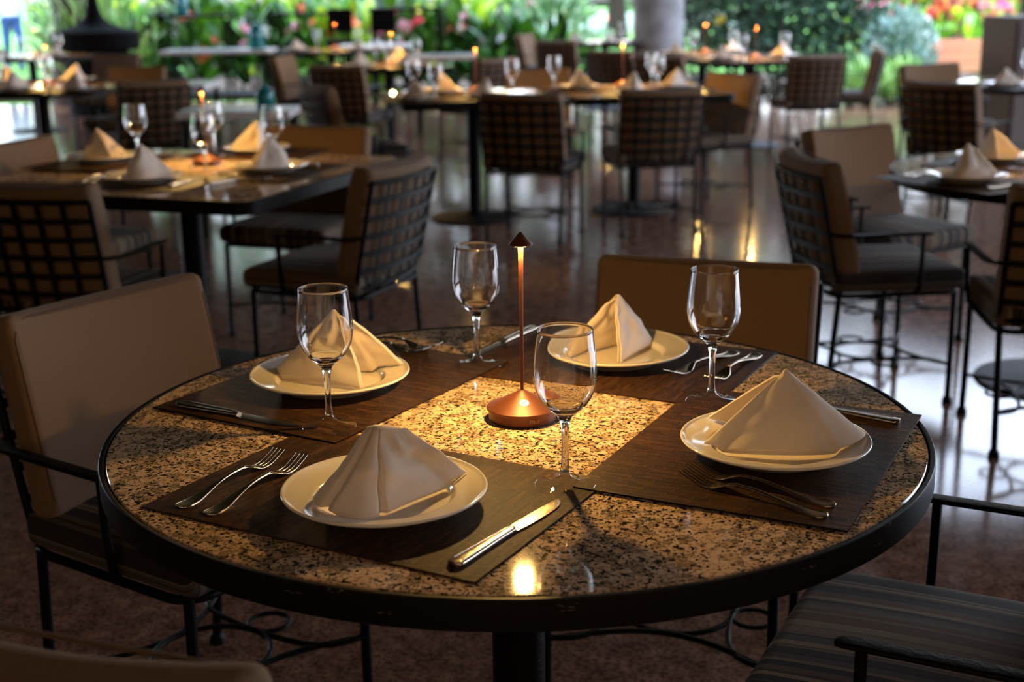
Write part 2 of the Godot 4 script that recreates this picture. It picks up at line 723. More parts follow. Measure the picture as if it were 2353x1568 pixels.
func cove_lamp(label: String, at: Vector3) -> void:
	var t := thing("cove_lamp", label, "lamp", at)
	part("housing", boxm(Vector3(7.0, 0.05, 0.16), 0.008), M.black_panel, t, Vector3(0, -0.025, 0))
	part("valance", boxm(Vector3(7.0, 0.30, 0.03), 0.006), M.dark_timber, t, Vector3(0, -0.15, -0.095))
	var tilt := Basis(Vector3.RIGHT, deg_to_rad(-128.0))      # -z turns back and down, to the wall
	var panel := part("light_strip", boxm(Vector3(6.8, 0.07, 0.008), 0.002), M.strip_glow, t)
	panel.transform = Transform3D(tilt, Vector3(0, -0.085, 0.0))
	var l := AreaLight3D.new()
	l.name = "strip_light"
	l.area_size = Vector2(6.8, 0.07)
	l.light_color = Color(1.0, 0.91, 0.82)
	l.light_energy = COVE_ENERGY
	l.area_range = 30.0
	l.shadow_enabled = true
	t.add_child(l)
	l.transform = Transform3D(tilt, Vector3(0, -0.085, 0.0) + tilt * Vector3(0, 0, -0.008))


# ---------------------------------------------------------------- table tops, pedestals
func round_table(label: String, at: Vector3, group := "") -> Node3D:
	var t := thing("round_table", label, "table", at, 0.0, group)
	part("granite_top", lathem([Vector2(0, -0.03), Vector2(0.598, -0.03), Vector2(0.602, -0.026), Vector2(0.602, -0.002), Vector2(0.600, 0), Vector2(0, 0)], 128), M.granite, t, Vector3(0, TH, 0))
	part("metal_rim", lathem([Vector2(0.56, -0.040), Vector2(0.6095, -0.040), Vector2(0.612, -0.0375), Vector2(0.612, -0.0025), Vector2(0.6105, 0.0), Vector2(0.6052, 0.0), Vector2(0.6035, -0.002), Vector2(0.6035, -0.034), Vector2(0.56, -0.034), Vector2(0.56, -0.044)], 128, 50.0), M.black_rim, t, Vector3(0, TH, 0))
	pedestal(t)
	return t


func pedestal(t: Node3D) -> void:
	part("pedestal", lathem([Vector2(0, 0.02), Vector2(0.042, 0.02), Vector2(0.042, TH - 0.05), Vector2(0, TH - 0.05)], 32), M.black_iron, t)
	part("mounting_plate", boxm(Vector3(0.3, 0.008, 0.3), 0.003), M.black_iron, t, Vector3(0, TH - 0.05, 0))
	part("base_plate", lathem([Vector2(0, 0), Vector2(0.27, 0), Vector2(0.275, 0.004), Vector2(0.27, 0.012), Vector2(0.08, 0.026), Vector2(0.045, 0.04), Vector2(0, 0.04)], 48), M.black_iron, t)


func square_table(label: String, at: Vector3, rot: float, side: float, group := "") -> Node3D:
	var t := thing("square_table", label, "table", at, rot, group)
	var b := MB.new()
	b.prism(rounded_square(side - 0.03, 0.05), -0.028, 0.0, 0.002)
	part("granite_top", b.mesh(), M.granite, t, Vector3(0, TH, 0))
	b = MB.new()
	var path := []
	for q in rounded_square(side - 0.016, 0.058): path.append(Vector3(q.x, -0.0235, q.y))
	b.bar(path, 0.012, 0.046, true)
	part("metal_rim", b.mesh(), M.black_iron, t, Vector3(0, TH, 0))
	pedestal(t)
	return t


# ---------------------------------------------------------------- table ware
func plate_y(r: float) -> float:
	if r < 0.083: return 0.0075
	if r < 0.092: return lerpf(0.0075, 0.0165, smoothstep(0.083, 0.092, r))
	return lerpf(0.0165, 0.0255, (r - 0.092) / 0.039)


func plate_mesh() -> ArrayMesh:
	var p := [Vector2(0, 0.003), Vector2(0.070, 0.003), Vector2(0.073, 0.0), Vector2(0.079, 0.0), Vector2(0.081, 0.003), Vector2(0.090, 0.008), Vector2(0.100, 0.0125), Vector2(0.120, 0.018), Vector2(0.1295, 0.0215), Vector2(0.1315, 0.0235), Vector2(0.1318, 0.0252), Vector2(0.1308, 0.0265), Vector2(0.1285, 0.0264)]
	for k in 9: p.append(Vector2(lerpf(0.127, 0.0955, k / 8.0), plate_y(lerpf(0.127, 0.0955, k / 8.0))))
	for k in 6: p.append(Vector2(lerpf(0.093, 0.082, k / 5.0), plate_y(lerpf(0.093, 0.082, k / 5.0))))
	p.append(Vector2(0.07, 0.0072))
	p.append(Vector2(0, 0.007))
	return lathem(p, 96, 60.0)


func smooth_line(pts: Array, iterations := 3) -> Array:
	var a := pts
	for it in iterations:
		var b := [a[0]]
		for k in a.size() - 1:
			b.append(a[k].lerp(a[k + 1], 0.25))
			b.append(a[k].lerp(a[k + 1], 0.75))
		b.append(a[a.size() - 1])
		a = b
	return a


func resample(pts: Array, n: int) -> Array:
	var l := [0.0]
	for k in pts.size() - 1: l.append(l[k] + pts[k].distance_to(pts[k + 1]))
	var out := []
	var j := 0
	for k in n:
		var s: float = l[l.size() - 1] * k / (n - 1)
		while j < pts.size() - 2 and l[j + 1] < s: j += 1
		out.append(pts[j].lerp(pts[j + 1], clampf((s - l[j]) / maxf(l[j + 1] - l[j], 1e-6), 0, 1)))
	return out


# a napkin folded to a standing tent: base is its outline on the plate (x, forward), apex its peak (x, forward, height)
func napkin_mesh(base: Array, apex: Vector3, n := 60, rows := 20, sd := 1, creases: Array = [], lift := 0.008, top := 0.08, wave := 1.0) -> ArrayMesh:
	var pts := resample(smooth_line(base), n)
	var nz := noise(14.0, sd, FastNoiseLite.TYPE_SIMPLEX_SMOOTH, 2)
	var mid := Vector2.ZERO
	for q in pts: mid += q
	mid /= n
	var layers := MB.new()
	for layer in 2:
		var inner := 0.0 if layer == 0 else 0.0055
		var th := 0.0022
		var grid_rows := []
		for r in rows + 1:
			var t := float(r) / rows
			var row := PackedVector3Array()
			for k in n:
				var s := float(k) / (n - 1)
				var q: Vector2 = pts[k]
				var tang: Vector2 = (pts[mini(k + 1, n - 1)] - pts[maxi(k - 1, 0)]).normalized()
				var outw := Vector2(tang.y, -tang.x)
				if outw.dot(q - mid) < 0: outw = -outw
				var y0 := plate_y(q.length()) + 0.0015
				var hem := lift * (sin(PI * clampf(s / 0.42, 0, 1)) + sin(PI * clampf((s - 0.58) / 0.42, 0, 1)))
				if layer == 1: hem *= 0.25
				var tq := Vector2(apex.x, apex.y) + (q - mid) * top
				var tt := t * (1.0 if layer == 0 else 0.93)
				var g := q.lerp(tq, tt)
				var y := lerpf(y0 + hem * (1.0 - tt), apex.z, tt)
				# rounded shoulder at the peak
				y -= 0.012 * smoothstep(0.86, 1.0, tt) * pow(absf(s - 0.5) * 2.0, 2.0) * 0.6
				var w := sin(PI * minf(tt * 1.02, 1.0))
				var off := wave * w * (0.006 * nz.get_noise_2d(s * 0.22 * 1.0, t * 0.12) * 1.6 + 0.003 * sin(s * 9.0 + sd))
				for c in creases: off -= c[1] * exp(-pow((s - c[0] - c[3] * (t - 0.5)) / c[2], 2.0)) * smoothstep(0.0, 0.08, 1.0 - t)
				g += outw * (off - inner * (1.0 - tt * 0.5))
				row.append(Vector3(g.x, y, -g.y))
			grid_rows.append(row)
		# close the peak
		var capr := PackedVector3Array()
		var last: PackedVector3Array = grid_rows[rows]
		var cm := Vector3.ZERO
		for q in last: cm += q
		cm /= n
		for q in last: capr.append(q.lerp(cm, 0.55) + Vector3(0, 0.0028, 0))
		grid_rows.append(capr)
		var capt := PackedVector3Array()
		for q in last: capt.append(cm + Vector3(0, 0.0032, 0))
		grid_rows.append(capt)
		solid_sheet(layers, grid_rows, th)
	return layers.mesh(true)


# turns a sheet of points into a closed sheet of a given thickness
func solid_sheet(b: MB, rows: Array, th: float) -> void:
	var h := rows.size()
	var w: int = rows[0].size()
	var back := []
	for r in h:
		var row := PackedVector3Array()
		for c in w:
			var du: Vector3 = rows[r][mini(c + 1, w - 1)] - rows[r][maxi(c - 1, 0)]
			var dv: Vector3 = rows[mini(r + 1, h - 1)][c] - rows[maxi(r - 1, 0)][c]
			row.append(rows[r][c] + du.cross(dv).normalized() * th)
		back.append(row)
	var pv := PackedVector3Array()
	for r in rows: pv.append_array(r)
	for r in back: pv.append_array(r)
	var o := h * w
	var pi := PackedInt32Array()
	for r in h - 1:
		for c in w - 1:
			var a := r * w + c
			pi.append_array([a, a + 1, a + w + 1, a, a + w + 1, a + w])
			pi.append_array([o + a, o + a + w + 1, o + a + 1, o + a, o + a + w, o + a + w + 1])
	for c in w - 1:
		pi.append_array([c, o + c + 1, c + 1, c, o + c, o + c + 1])
	for r in h - 1:
		var a := r * w
		pi.append_array([a, a + w, o + a + w, a, o + a + w, o + a])
		a = r * w + w - 1
		pi.append_array([a, o + a + w, a + w, a, o + a, o + a + w])
	b.add(pv, pi)


func glass_parts(t: Node3D, seg: int) -> void:
	# foot, stem and bowl blown as one piece: outer skin up, inner skin down
	part("foot", lathem([Vector2(0.0396, 0.0004), Vector2(0.0402, 0.0008), Vector2(0.0408, 0.0018), Vector2(0.0400, 0.0028), Vector2(0.034, 0.0038), Vector2(0.024, 0.0056), Vector2(0.014, 0.0090), Vector2(0.0085, 0.0140), Vector2(0.0064, 0.0195)], seg, 30.0), M.clear_pane, t)
	part("stem", lathem([Vector2(0, 0.0197), Vector2(0.0062, 0.0197), Vector2(0.0060, 0.0210), Vector2(0.0050, 0.032), Vector2(0.0045, 0.05), Vector2(0.0046, 0.068), Vector2(0.0053, 0.08), Vector2(0.0068, 0.089), Vector2(0.0096, 0.0955), Vector2(0.0150, 0.1010), Vector2(0.0220, 0.1065), Vector2(0.0258, 0.1100), Vector2(0.0244, 0.1118), Vector2(0.0200, 0.1095), Vector2(0.0100, 0.1062), Vector2(0, 0.1055)], seg, 80.0), M.glass, t)
	var bowl := [Vector2(0.0260, 0.1102), Vector2(0.0295, 0.1140), Vector2(0.0355, 0.1235), Vector2(0.0395, 0.1345), Vector2(0.0414, 0.1460), Vector2(0.0417, 0.1560), Vector2(0.0411, 0.1690), Vector2(0.0398, 0.1830), Vector2(0.0383, 0.1970), Vector2(0.0369, 0.2095), Vector2(0.0366, 0.2125), Vector2(0.0360, 0.2136), Vector2(0.0354, 0.2125), Vector2(0.0356, 0.2095), Vector2(0.0370, 0.1970), Vector2(0.0385, 0.1830), Vector2(0.0398, 0.1690), Vector2(0.0404, 0.1560), Vector2(0.0401, 0.1460), Vector2(0.0382, 0.1350), Vector2(0.0341, 0.1245), Vector2(0.0280, 0.1155), Vector2(0.0246, 0.1120)]
	if seg > 60: bowl.append(bowl[0])
	part("bowl", lathem(bowl, seg, 80.0), M.glass if seg > 60 else M.clear_pane, t)
	var rim := []
	for k in seg: rim.append(Vector3(cos(TAU * k / seg) * 0.0360, 0.2136, sin(TAU * k / seg) * 0.0360))
	var b := MB.new()
	b.tube(rim, 0.0008, 8, true)
	part("lip", b.mesh(), M.glass, t)


func fork_mesh() -> ArrayMesh:
	# handle end at the origin, tines towards -z, 0.2 m long, lying bowl up
	var b := MB.new()
	var path := []
	var sc := []
	for k in 33:
		var t := pow(k / 32.0, 1.7)
		var z := -0.125 * t
		var y := 0.0040 + 0.0095 * smoothstep(0.2, 0.85, t) - 0.0015 * sin(PI * clampf(t / 0.35, 0, 1))
		var w := 0.0122 * sqrt(maxf(0.0, 1.0 - pow(1.0 - clampf(t / 0.08, 0, 1), 2.0))) if t < 0.08 else lerpf(0.0122, 0.0033, smoothstep(0.05, 0.72, t))
		path.append(Vector3(0, y, z))
		sc.append(Vector2(maxf(w, 0.0006), lerpf(0.9, 1.25, smoothstep(0.2, 0.8, t))))
	var sec := []
	for k in 12:
		var a := TAU * k / 12
		sec.append(Vector2(cos(a), sin(a) * 0.0016 + (0.0004 if sin(a) > 0 else 0.0)))
	b.sweep(path, sec, Vector3.UP, sc)
	for s in [-1.0, 1.0]:
		var bead := []
		for k in 16:
			var t := 0.02 + 0.6 * k / 15.0
			var w := 0.0122 * sqrt(maxf(0.0, 1.0 - pow(1.0 - clampf(t / 0.08, 0, 1), 2.0))) if t < 0.08 else lerpf(0.0122, 0.0033, smoothstep(0.05, 0.72, t))
			bead.append(Vector3(s * w * 0.88, 0.0040 + 0.0095 * smoothstep(0.2, 0.85, t) - 0.0015 * sin(PI * clampf(t / 0.35, 0, 1)) + 0.0010, -0.125 * t))
		b.tube(bead, 0.0008, 6)
	# shoulder
	path = []
	sc = []
	for k in 13:
		var t := k / 12.0
		path.append(Vector3(0, 0.0134 - 0.0094 * smoothstep(0.0, 1.0, t), -0.1225 - 0.034 * t))
		sc.append(Vector2(lerpf(0.0036, 0.0118, smoothstep(0.0, 0.75, t)), 0.75))
	b.sweep(path, sec, Vector3.UP, sc)
	for tine in 4:
		var x := (tine - 1.5) * 0.0066
		path = []
		sc = []
		for k in 11:
			var t := k / 10.0
			path.append(Vector3(x, 0.0042 - 0.0012 * sin(PI * minf(t * 1.6, 1.0)) + 0.0115 * t * t, -0.152 - 0.047 * t))
			sc.append(Vector2(lerpf(0.0018, 0.0009, t), lerpf(0.75, 0.4, t)))
		b.sweep(path, sec, Vector3.UP, sc)
	return b.mesh()


func knife_parts(t: Node3D) -> void:
	# handle end at the origin, blade towards -z, 0.24 m long
	var b := MB.new()
	var path := []
	var sc := []
	for k in 27:
		var q := pow(k / 26.0, 1.7)
		var w := 0.0104 * sqrt(maxf(0.01, 1.0 - pow(1.0 - clampf(q / 0.05, 0, 1), 2.0))) if q < 0.05 else lerpf(0.0104, 0.0070, smoothstep(0.05, 0.9, q))
		path.append(Vector3(0, 0.0048, -0.122 * q))
		sc.append(Vector2(w, lerpf(1.0, 0.86, q)))
	var sec := []
	for k in 16:
		var a := TAU * k / 16
		var s := signf(sin(a)) * pow(absf(sin(a)), 0.6)
		sec.append(Vector2(signf(cos(a)) * pow(absf(cos(a)), 0.6), s * 0.0042))
	b.sweep(path, sec, Vector3.UP, sc)
	for s in [-1.0, 1.0]:                     # raised beads along the handle
		path = []
		for k in 12: path.append(Vector3(s * lerpf(0.0068, 0.0042, k / 11.0), 0.0088 - 0.0006 * k / 11.0, -0.012 - 0.104 * k / 11.0))
		b.tube(path, 0.0008, 6)
	part("handle", b.mesh(), M.steel, t)
	b = MB.new()
	b.lathe([Vector2(0, -0.002), Vector2(0.0062, -0.002), Vector2(0.0066, 0), Vector2(0.0062, 0.002), Vector2(0, 0.002)], 16)
	part("bolster", b.mesh(), M.steel, t, Vector3(0, 0.0048, -0.123), Vector3(PI / 2, 0, 0)).scale = Vector3(1, 1, 0.7)
	b = MB.new()
	var top := PackedVector3Array()
	var rows := []
	for k in 29:
		var q := 1.0 - pow(1.0 - k / 28.0, 1.6)
		var z := -0.124 - 0.116 * q
		var spine := -0.0075 - 0.0012 * sin(PI * q) + 0.0020 * q
		var edge := 0.0072 + 0.0040 * sin(PI * clampf(q * 0.9 + 0.08, 0, 1))
		edge = lerpf(edge, spine + 0.0006, 1.0 - sqrt(maxf(0.0, 1.0 - pow(clampf((q - 0.68) / 0.32, 0, 1), 2.4))))
		var y := 0.0045 - 0.0008 * q
		rows.append(PackedVector3Array([Vector3(spine, y + 0.0009, z), Vector3(edge, y + 0.0001, z), Vector3(edge, y - 0.0001, z), Vector3(spine, y - 0.0009, z)]))
	b.grid(rows, true)
	part("blade", b.mesh(true), M.steel, t)


func table_lamp(label: String, at: Vector3, dim := 1.0) -> Node3D:
	var t := thing("table_lamp", label, "lamp", at, 0.0, "cordless table lamps")
	part("base", lathem([Vector2(0, 0.0012), Vector2(0.0505, 0.0012), Vector2(0.0515, 0.0022), Vector2(0.0518, 0.0165), Vector2(0.0548, 0.0172), Vector2(0.0553, 0.0186), Vector2(0.0544, 0.0202), Vector2(0.036, 0.0292), Vector2(0.018, 0.0384), Vector2(0.009, 0.0430), Vector2(0.0045, 0.0456), Vector2(0, 0.0456)], 64, 30.0), M.copper_paint, t)
	part("foot_pad", lathem([Vector2(0, 0), Vector2(0.049, 0), Vector2(0.049, 0.0014), Vector2(0, 0.0014)], 48), M.black_panel, t)
	part("stem", lathem([Vector2(0, 0.04), Vector2(0.0027, 0.04), Vector2(0.0029, 0.16), Vector2(0.0040, 0.272), Vector2(0, 0.272)], 16), M.copper_paint, t)
	part("shade", lathem([Vector2(0.0035, 0.2830), Vector2(0.0165, 0.2712), Vector2(0.0172, 0.2706), Vector2(0.0180, 0.2708), Vector2(0.0182, 0.2716), Vector2(0.0178, 0.2726), Vector2(0.0012, 0.2905), Vector2(0, 0.2908)], 40, 30.0), M.copper_paint, t)
	var led := part("led_ring", lathem([Vector2(0.0046, 0.2734), Vector2(0.0136, 0.2734), Vector2(0.0136, 0.2737), Vector2(0.0046, 0.2737), Vector2(0.0046, 0.2734)], 32, 30.0), M.led, t)
	led.set_meta("label", "glowing ring of the lamp under its shade")
	var l := AreaLight3D.new()
	l.name = "lamp_light"
	l.area_size = Vector2(0.022, 0.022)
	l.light_color = Color(1.0, 0.785, 0.44)
	l.light_energy = LAMP_ENERGY * dim
	l.area_range = 12.0
	l.shadow_enabled = true
	t.add_child(l)
	l.position = Vector3(0, 0.2728, 0)
	l.rotation.x = -PI / 2
	var o := OmniLight3D.new()
	o.name = "lamp_glow"
	o.light_color = l.light_color
	o.light_energy = LAMP_ENERGY * 0.55 * dim
	o.light_size = 0.009
	o.omni_range = 12.0
	o.omni_attenuation = 2.0
	o.shadow_enabled = true
	t.add_child(o)
	o.position = Vector3(0, 0.2650, 0)
	return t


func lamp_marks(t: Node3D) -> void:
	# touch button on the slope and the maker's name on the band, both turned to the camera
	var a := 0.10
	var slope := atan2(0.0384 - 0.0202, 0.0544 - 0.018)
	var holder := part("touch_button", lathem([Vector2(0, 0), Vector2(0.0070, 0), Vector2(0.0072, 0.0005), Vector2(0.0066, 0.0009), Vector2(0, 0.0009)], 32), M.button_glow, t)
	holder.transform = Transform3D(Basis(Vector3.UP, a) * Basis(Vector3.RIGHT, slope), Vector3(sin(a) * 0.0285, 0.0330, cos(a) * 0.0285))
	holder.set_meta("label", "round white touch button with power sign")
	var b := MB.new()
	var ring := []
	for k in 15:
		var w := TAU * (0.09 + 0.82 * k / 14.0)
		ring.append(Vector3(sin(w) * 0.0026, 0.0011, -cos(w) * 0.0026))
	b.tube(ring, 0.00035, 6)
	b.tube([Vector3(0, 0.0011, -0.0031), Vector3(0, 0.0011, -0.0008)], 0.00035, 6)
	part("power_sign", b.mesh(), M.copper_paint, holder)
	var tm := TextMesh.new()
	tm.text = "Pina"
	var f := SystemFont.new()
	f.font_names = PackedStringArray(["Droid Serif"])
	tm.font = f
	tm.font_size = 32
	tm.pixel_size = 0.0075 / 32.0
	tm.depth = 0.0006
	var w2 := 0.34
	part("maker_name", tm, M.print, t, Vector3(sin(w2) * 0.0518, 0.0095, cos(w2) * 0.0518), Vector3(0, w2, 0))


# ---------------------------------------------------------------- the table in front
var proto := {}

func main_table() -> void:
	var c := P(0.0048, 1.9463)
	round_table("round granite table with black metal rim laid in front of the camera", c)
	var lamp := table_lamp("copper table lamp standing in the middle of the front table", P(0.0145, 1.966, TH))
	lamp_marks(lamp)
	# placemats
	var mb := MB.new()
	var w := 0.4969
	var d := 0.3606
	var rows := []
	var uvs := []
	for lv in [[0.0, 0.0], [0.0018, 0.0], [0.0022, 0.0012]]:
		rows.append(PackedVector3Array([Vector3(-w / 2 + lv[1], lv[0], -d / 2 + lv[1]), Vector3(w / 2 - lv[1], lv[0], -d / 2 + lv[1]), Vector3(w / 2 - lv[1], lv[0], d / 2 - lv[1]), Vector3(-w / 2 + lv[1], lv[0], d / 2 - lv[1])]))
	var pv := PackedVector3Array()
	var pi := PackedInt32Array()
	for k in 2:
		var f := pv.size()
		pv.append_array(rows[k]); pv.append_array(rows[k + 1])
		for j in 4:
			var j2 := (j + 1) % 4
			pi.append_array([f + j, f + j2, f + 4 + j2, f + j, f + 4 + j2, f + 4 + j])
	for e in [0, 2]:
		var f := pv.size()
		pv.append_array(rows[e])
		if e == 0: pi.append_array([f, f + 2, f + 1, f, f + 3, f + 2])
		else: pi.append_array([f, f + 1, f + 2, f, f + 2, f + 3])
	var puv := PackedVector2Array()
	for q in pv: puv.append(Vector2(q.x / w + 0.5, q.z / d + 0.5))
	mb.add(pv, pi, puv)
	var mat_mesh := mb.mesh()
	proto.mat = mat_mesh
	var dn := ["dark woven placemat in front, under the plate nearest the camera", "dark woven placemat on the right side of the front table", "dark woven placemat at the far side of the front table", "dark woven placemat on the left side of the front table"]
	var mats := [[-0.1749, 1.6523, 0.503, 0.0], [0.3504, 1.8036, 0.4628, 0.0022], [0.1721, 2.2781, 0.4848, 0.0], [-0.2883, 2.1543, 0.5335, 0.0022]]
	var extra := [0.0, -PI / 2, 0.0, PI / 2]
	for k in 4:
		var q: Array = mats[k]
		single("placemat", mat_mesh, M.woven_vinyl, dn[k], "placemat", P(q[0], q[1], TH + 0.0003 + q[3]), -q[2] + extra[k], "placemats on the front table")
	# plates
	var my := [TH + 0.0026, TH + 0.0048, TH + 0.0026, TH + 0.0048]
	proto.plate = plate_mesh()
	var pc := [Vector2(-0.165, 1.610), Vector2(0.366, 1.778), Vector2(0.180, 2.288), Vector2(-0.302, 2.138)]
	var where := ["nearest the camera", "on the right side of the front table", "at the far side of the front table", "on the left side of the front table"]
	for k in 4:
		single("dinner_plate", proto.plate, M.porcelain, "white porcelain dinner plate " + where[k], "plate", P(pc[k].x, pc[k].y, my[k]), 0.0, "plates on the front table")
	# napkins, each with its own fold
	var nap := [
		[[Vector2(0.104, 0.050), Vector2(0.05, -0.015), Vector2(-0.008, -0.078), Vector2(-0.062, -0.070), Vector2(-0.088, -0.050), Vector2(-0.085, 0.0), Vector2(-0.06, 0.085)], Vector3(-0.004, -0.004, 0.107), [[0.405, 0.0105, 0.009, 0.03], [0.56, 0.0105, 0.010, -0.06], [0.48, -0.004, 0.05, 0.0]], 0.006, 0.21, 3, "folded white napkin with a blunt pleated ridge on the nearest plate"],
		[[Vector2(-0.102, -0.016), Vector2(-0.04, -0.046), Vector2(0.06, -0.050), Vector2(0.122, -0.014), Vector2(0.127, 0.012), Vector2(0.06, 0.05), Vector2(-0.080, 0.090)], Vector3(0.009, -0.002, 0.120), [[0.545, 0.004, 0.014, -0.04], [0.60, -0.003, 0.03, -0.04]], 0.010, 0.02, 5, "folded white napkin shaped like a wide triangle on the right plate"],
		[[Vector2(-0.088, -0.022), Vector2(-0.035, 0.030), Vector2(0.02, 0.082), Vector2(0.066, 0.086), Vector2(0.078, 0.062), Vector2(0.05, 0.005), Vector2(0.008, -0.056)], Vector3(0.004, 0.002, 0.114), [[0.62, 0.003, 0.02, 0.05]], 0.006, 0.10, 8, "folded white napkin standing open towards the lamp on the far plate"],
		[[Vector2(0.058, -0.060), Vector2(-0.01, -0.030), Vector2(-0.085, 0.006), Vector2(-0.100, 0.040), Vector2(-0.075, 0.062), Vector2(0.02, 0.062), Vector2(0.118, 0.040)], Vector3(0.016, -0.010, 0.130), [[0.35, 0.003, 0.03, 0.1]], 0.009, 0.07, 11, "folded white napkin behind a wine glass on the left plate"],
	]
	for k in 4:
		var q: Array = nap[k]
		single("napkin", napkin_mesh(q[0], q[1], 110, 26, q[5], q[2], q[3], q[4], [1.0, 0.3, 0.8, 0.9][k]), M.linen, q[6], "napkin", P(pc[k].x, pc[k].y, my[k] + 0.001), 0.0, "napkins on the front table")
	# wine glasses
	var gp := [Vector2(0.068, 1.671), Vector2(0.313, 2.022), Vector2(-0.061, 2.252), Vector2(-0.276, 1.920)]
	var gn := ["empty wine glass in front, right of the nearest plate", "empty wine glass behind the right plate, before the brown chair back", "empty wine glass left of the lamp, farthest from the camera", "empty wine glass in front of the left plate"]
	for k in 4:
		var t := thing("wine_glass", gn[k], "wine glass", P(gp[k].x, gp[k].y, my[k]), 0.0, "wine glasses on the front table")
		glass_parts(t, 96)
	# forks and knives: position of the handle end and direction
	proto.fork = fork_mesh()
	var fk := [[-0.429, 1.606, 0.46, 0.89, 0, "outer fork left of the nearest plate"], [-0.387, 1.580, 0.43, 0.90, 0, "inner fork touching the shade of the nearest plate"], [0.404, 1.578, -0.77, 0.64, 1, "fork close to the right plate on its placemat"], [0.386, 1.543, -0.75, 0.66, 1, "fork nearest the camera on the right placemat"], [0.402, 2.325, -0.66, -0.75, 2, "left one of two forks on the far placemat"], [0.438, 2.308, -0.52, -0.85, 2, "right one of two forks on the far placemat"], [-0.335, 2.43, 0.86, -0.51, 3, "fork on the left placemat mostly hidden by the left napkin"], [-0.315, 2.46, 0.86, -0.51, 3, "fork at the far edge of the left placemat"]]
	for q in fk:
		var fo := single("fork", proto.fork, M.steel, q[5], "fork", P(q[0], q[1], my[q[4]] - 0.0026), turn(q[2], q[3]), "forks on the front table")
		fo.scale = Vector3(1.0, 1.0, 1.07)
	var kn := [[-0.071, 1.415, 0.55, 0.835, 0, "steel table knife right of the nearest plate"], [0.577, 1.903, -0.81, 0.59, 1, "steel table knife behind the right napkin"], [0.045, 2.515, -0.49, -0.87, 2, "steel table knife beside the wine glass left of the lamp"], [-0.532, 2.040, 0.87, -0.49, 3, "steel table knife in front of the left plate"]]
	for q in kn:
		var t := thing("table_knife", q[5], "knife", P(q[0], q[1], my[q[4]] - 0.0022), turn(q[2], q[3]), "knives on the front table")
		knife_parts(t)
		t.rotation.z = 0.0


# ---------------------------------------------------------------- the other tables
var mats_on := {}

func far_setting(c: Vector2, dir: Vector2, out: float, table: String, seat: String, cutlery := false, glass_at := Vector2(0.16, -0.17), plate_shift := Vector2.ZERO, with_glass := true) -> void:
	# dir: from the table's middle towards the diner (x, forward)
	var side := Vector2(-dir.y, dir.x)         # diner's right
	var p := c + dir * out + plate_shift
	var rot := turn(-dir.x, -dir.y)
	var k0: int = mats_on.get(table, 0)
	mats_on[table] = k0 + 1
	var up := TH + 0.0024 * k0            # mats overlap a little: each lies on the last
	single("placemat", proto.mat, M.woven_vinyl, "dark placemat %s of %s" % [seat, table], "placemat", P(p.x, p.y, up + 0.0003), rot, "placemats on the tables behind")
	single("dinner_plate", proto.plate, M.porcelain, "white plate %s of %s" % [seat, table], "plate", P(p.x, p.y, up + 0.0026), rot, "plates on the tables behind")
	var kinds: Array = proto.napkins
	single("napkin", kinds[rng.randi_range(0, kinds.size() - 1)], M.linen, "folded white napkin on plate %s of %s" % [seat, table], "napkin", P(p.x, p.y, up + 0.0026), rot + rng.randf_range(-0.5, 0.5), "napkins on the tables behind")
	var gpos := p + side * glass_at.x + dir * glass_at.y
	if with_glass: copy(proto.glass, "empty wine glass %s of %s" % [seat, table], P(gpos.x, gpos.y, up + 0.0026), 0.0, "wine glasses on the tables behind")
	if cutlery:
		var k := p + side * 0.17 + dir * 0.10
		copy(proto.knife, "steel knife %s of %s" % [seat, table], P(k.x, k.y, up + 0.0024), rot, "knives on the tables behind")
		for j in 2:
			var f := p - side * (0.17 + 0.035 * j) + dir * 0.09
			single("fork", proto.fork, M.steel, "%s fork %s of %s" % [["inner", "outer"][j], seat, table], "fork", P(f.x, f.y, up + 0.0022), rot, "forks on the tables behind")


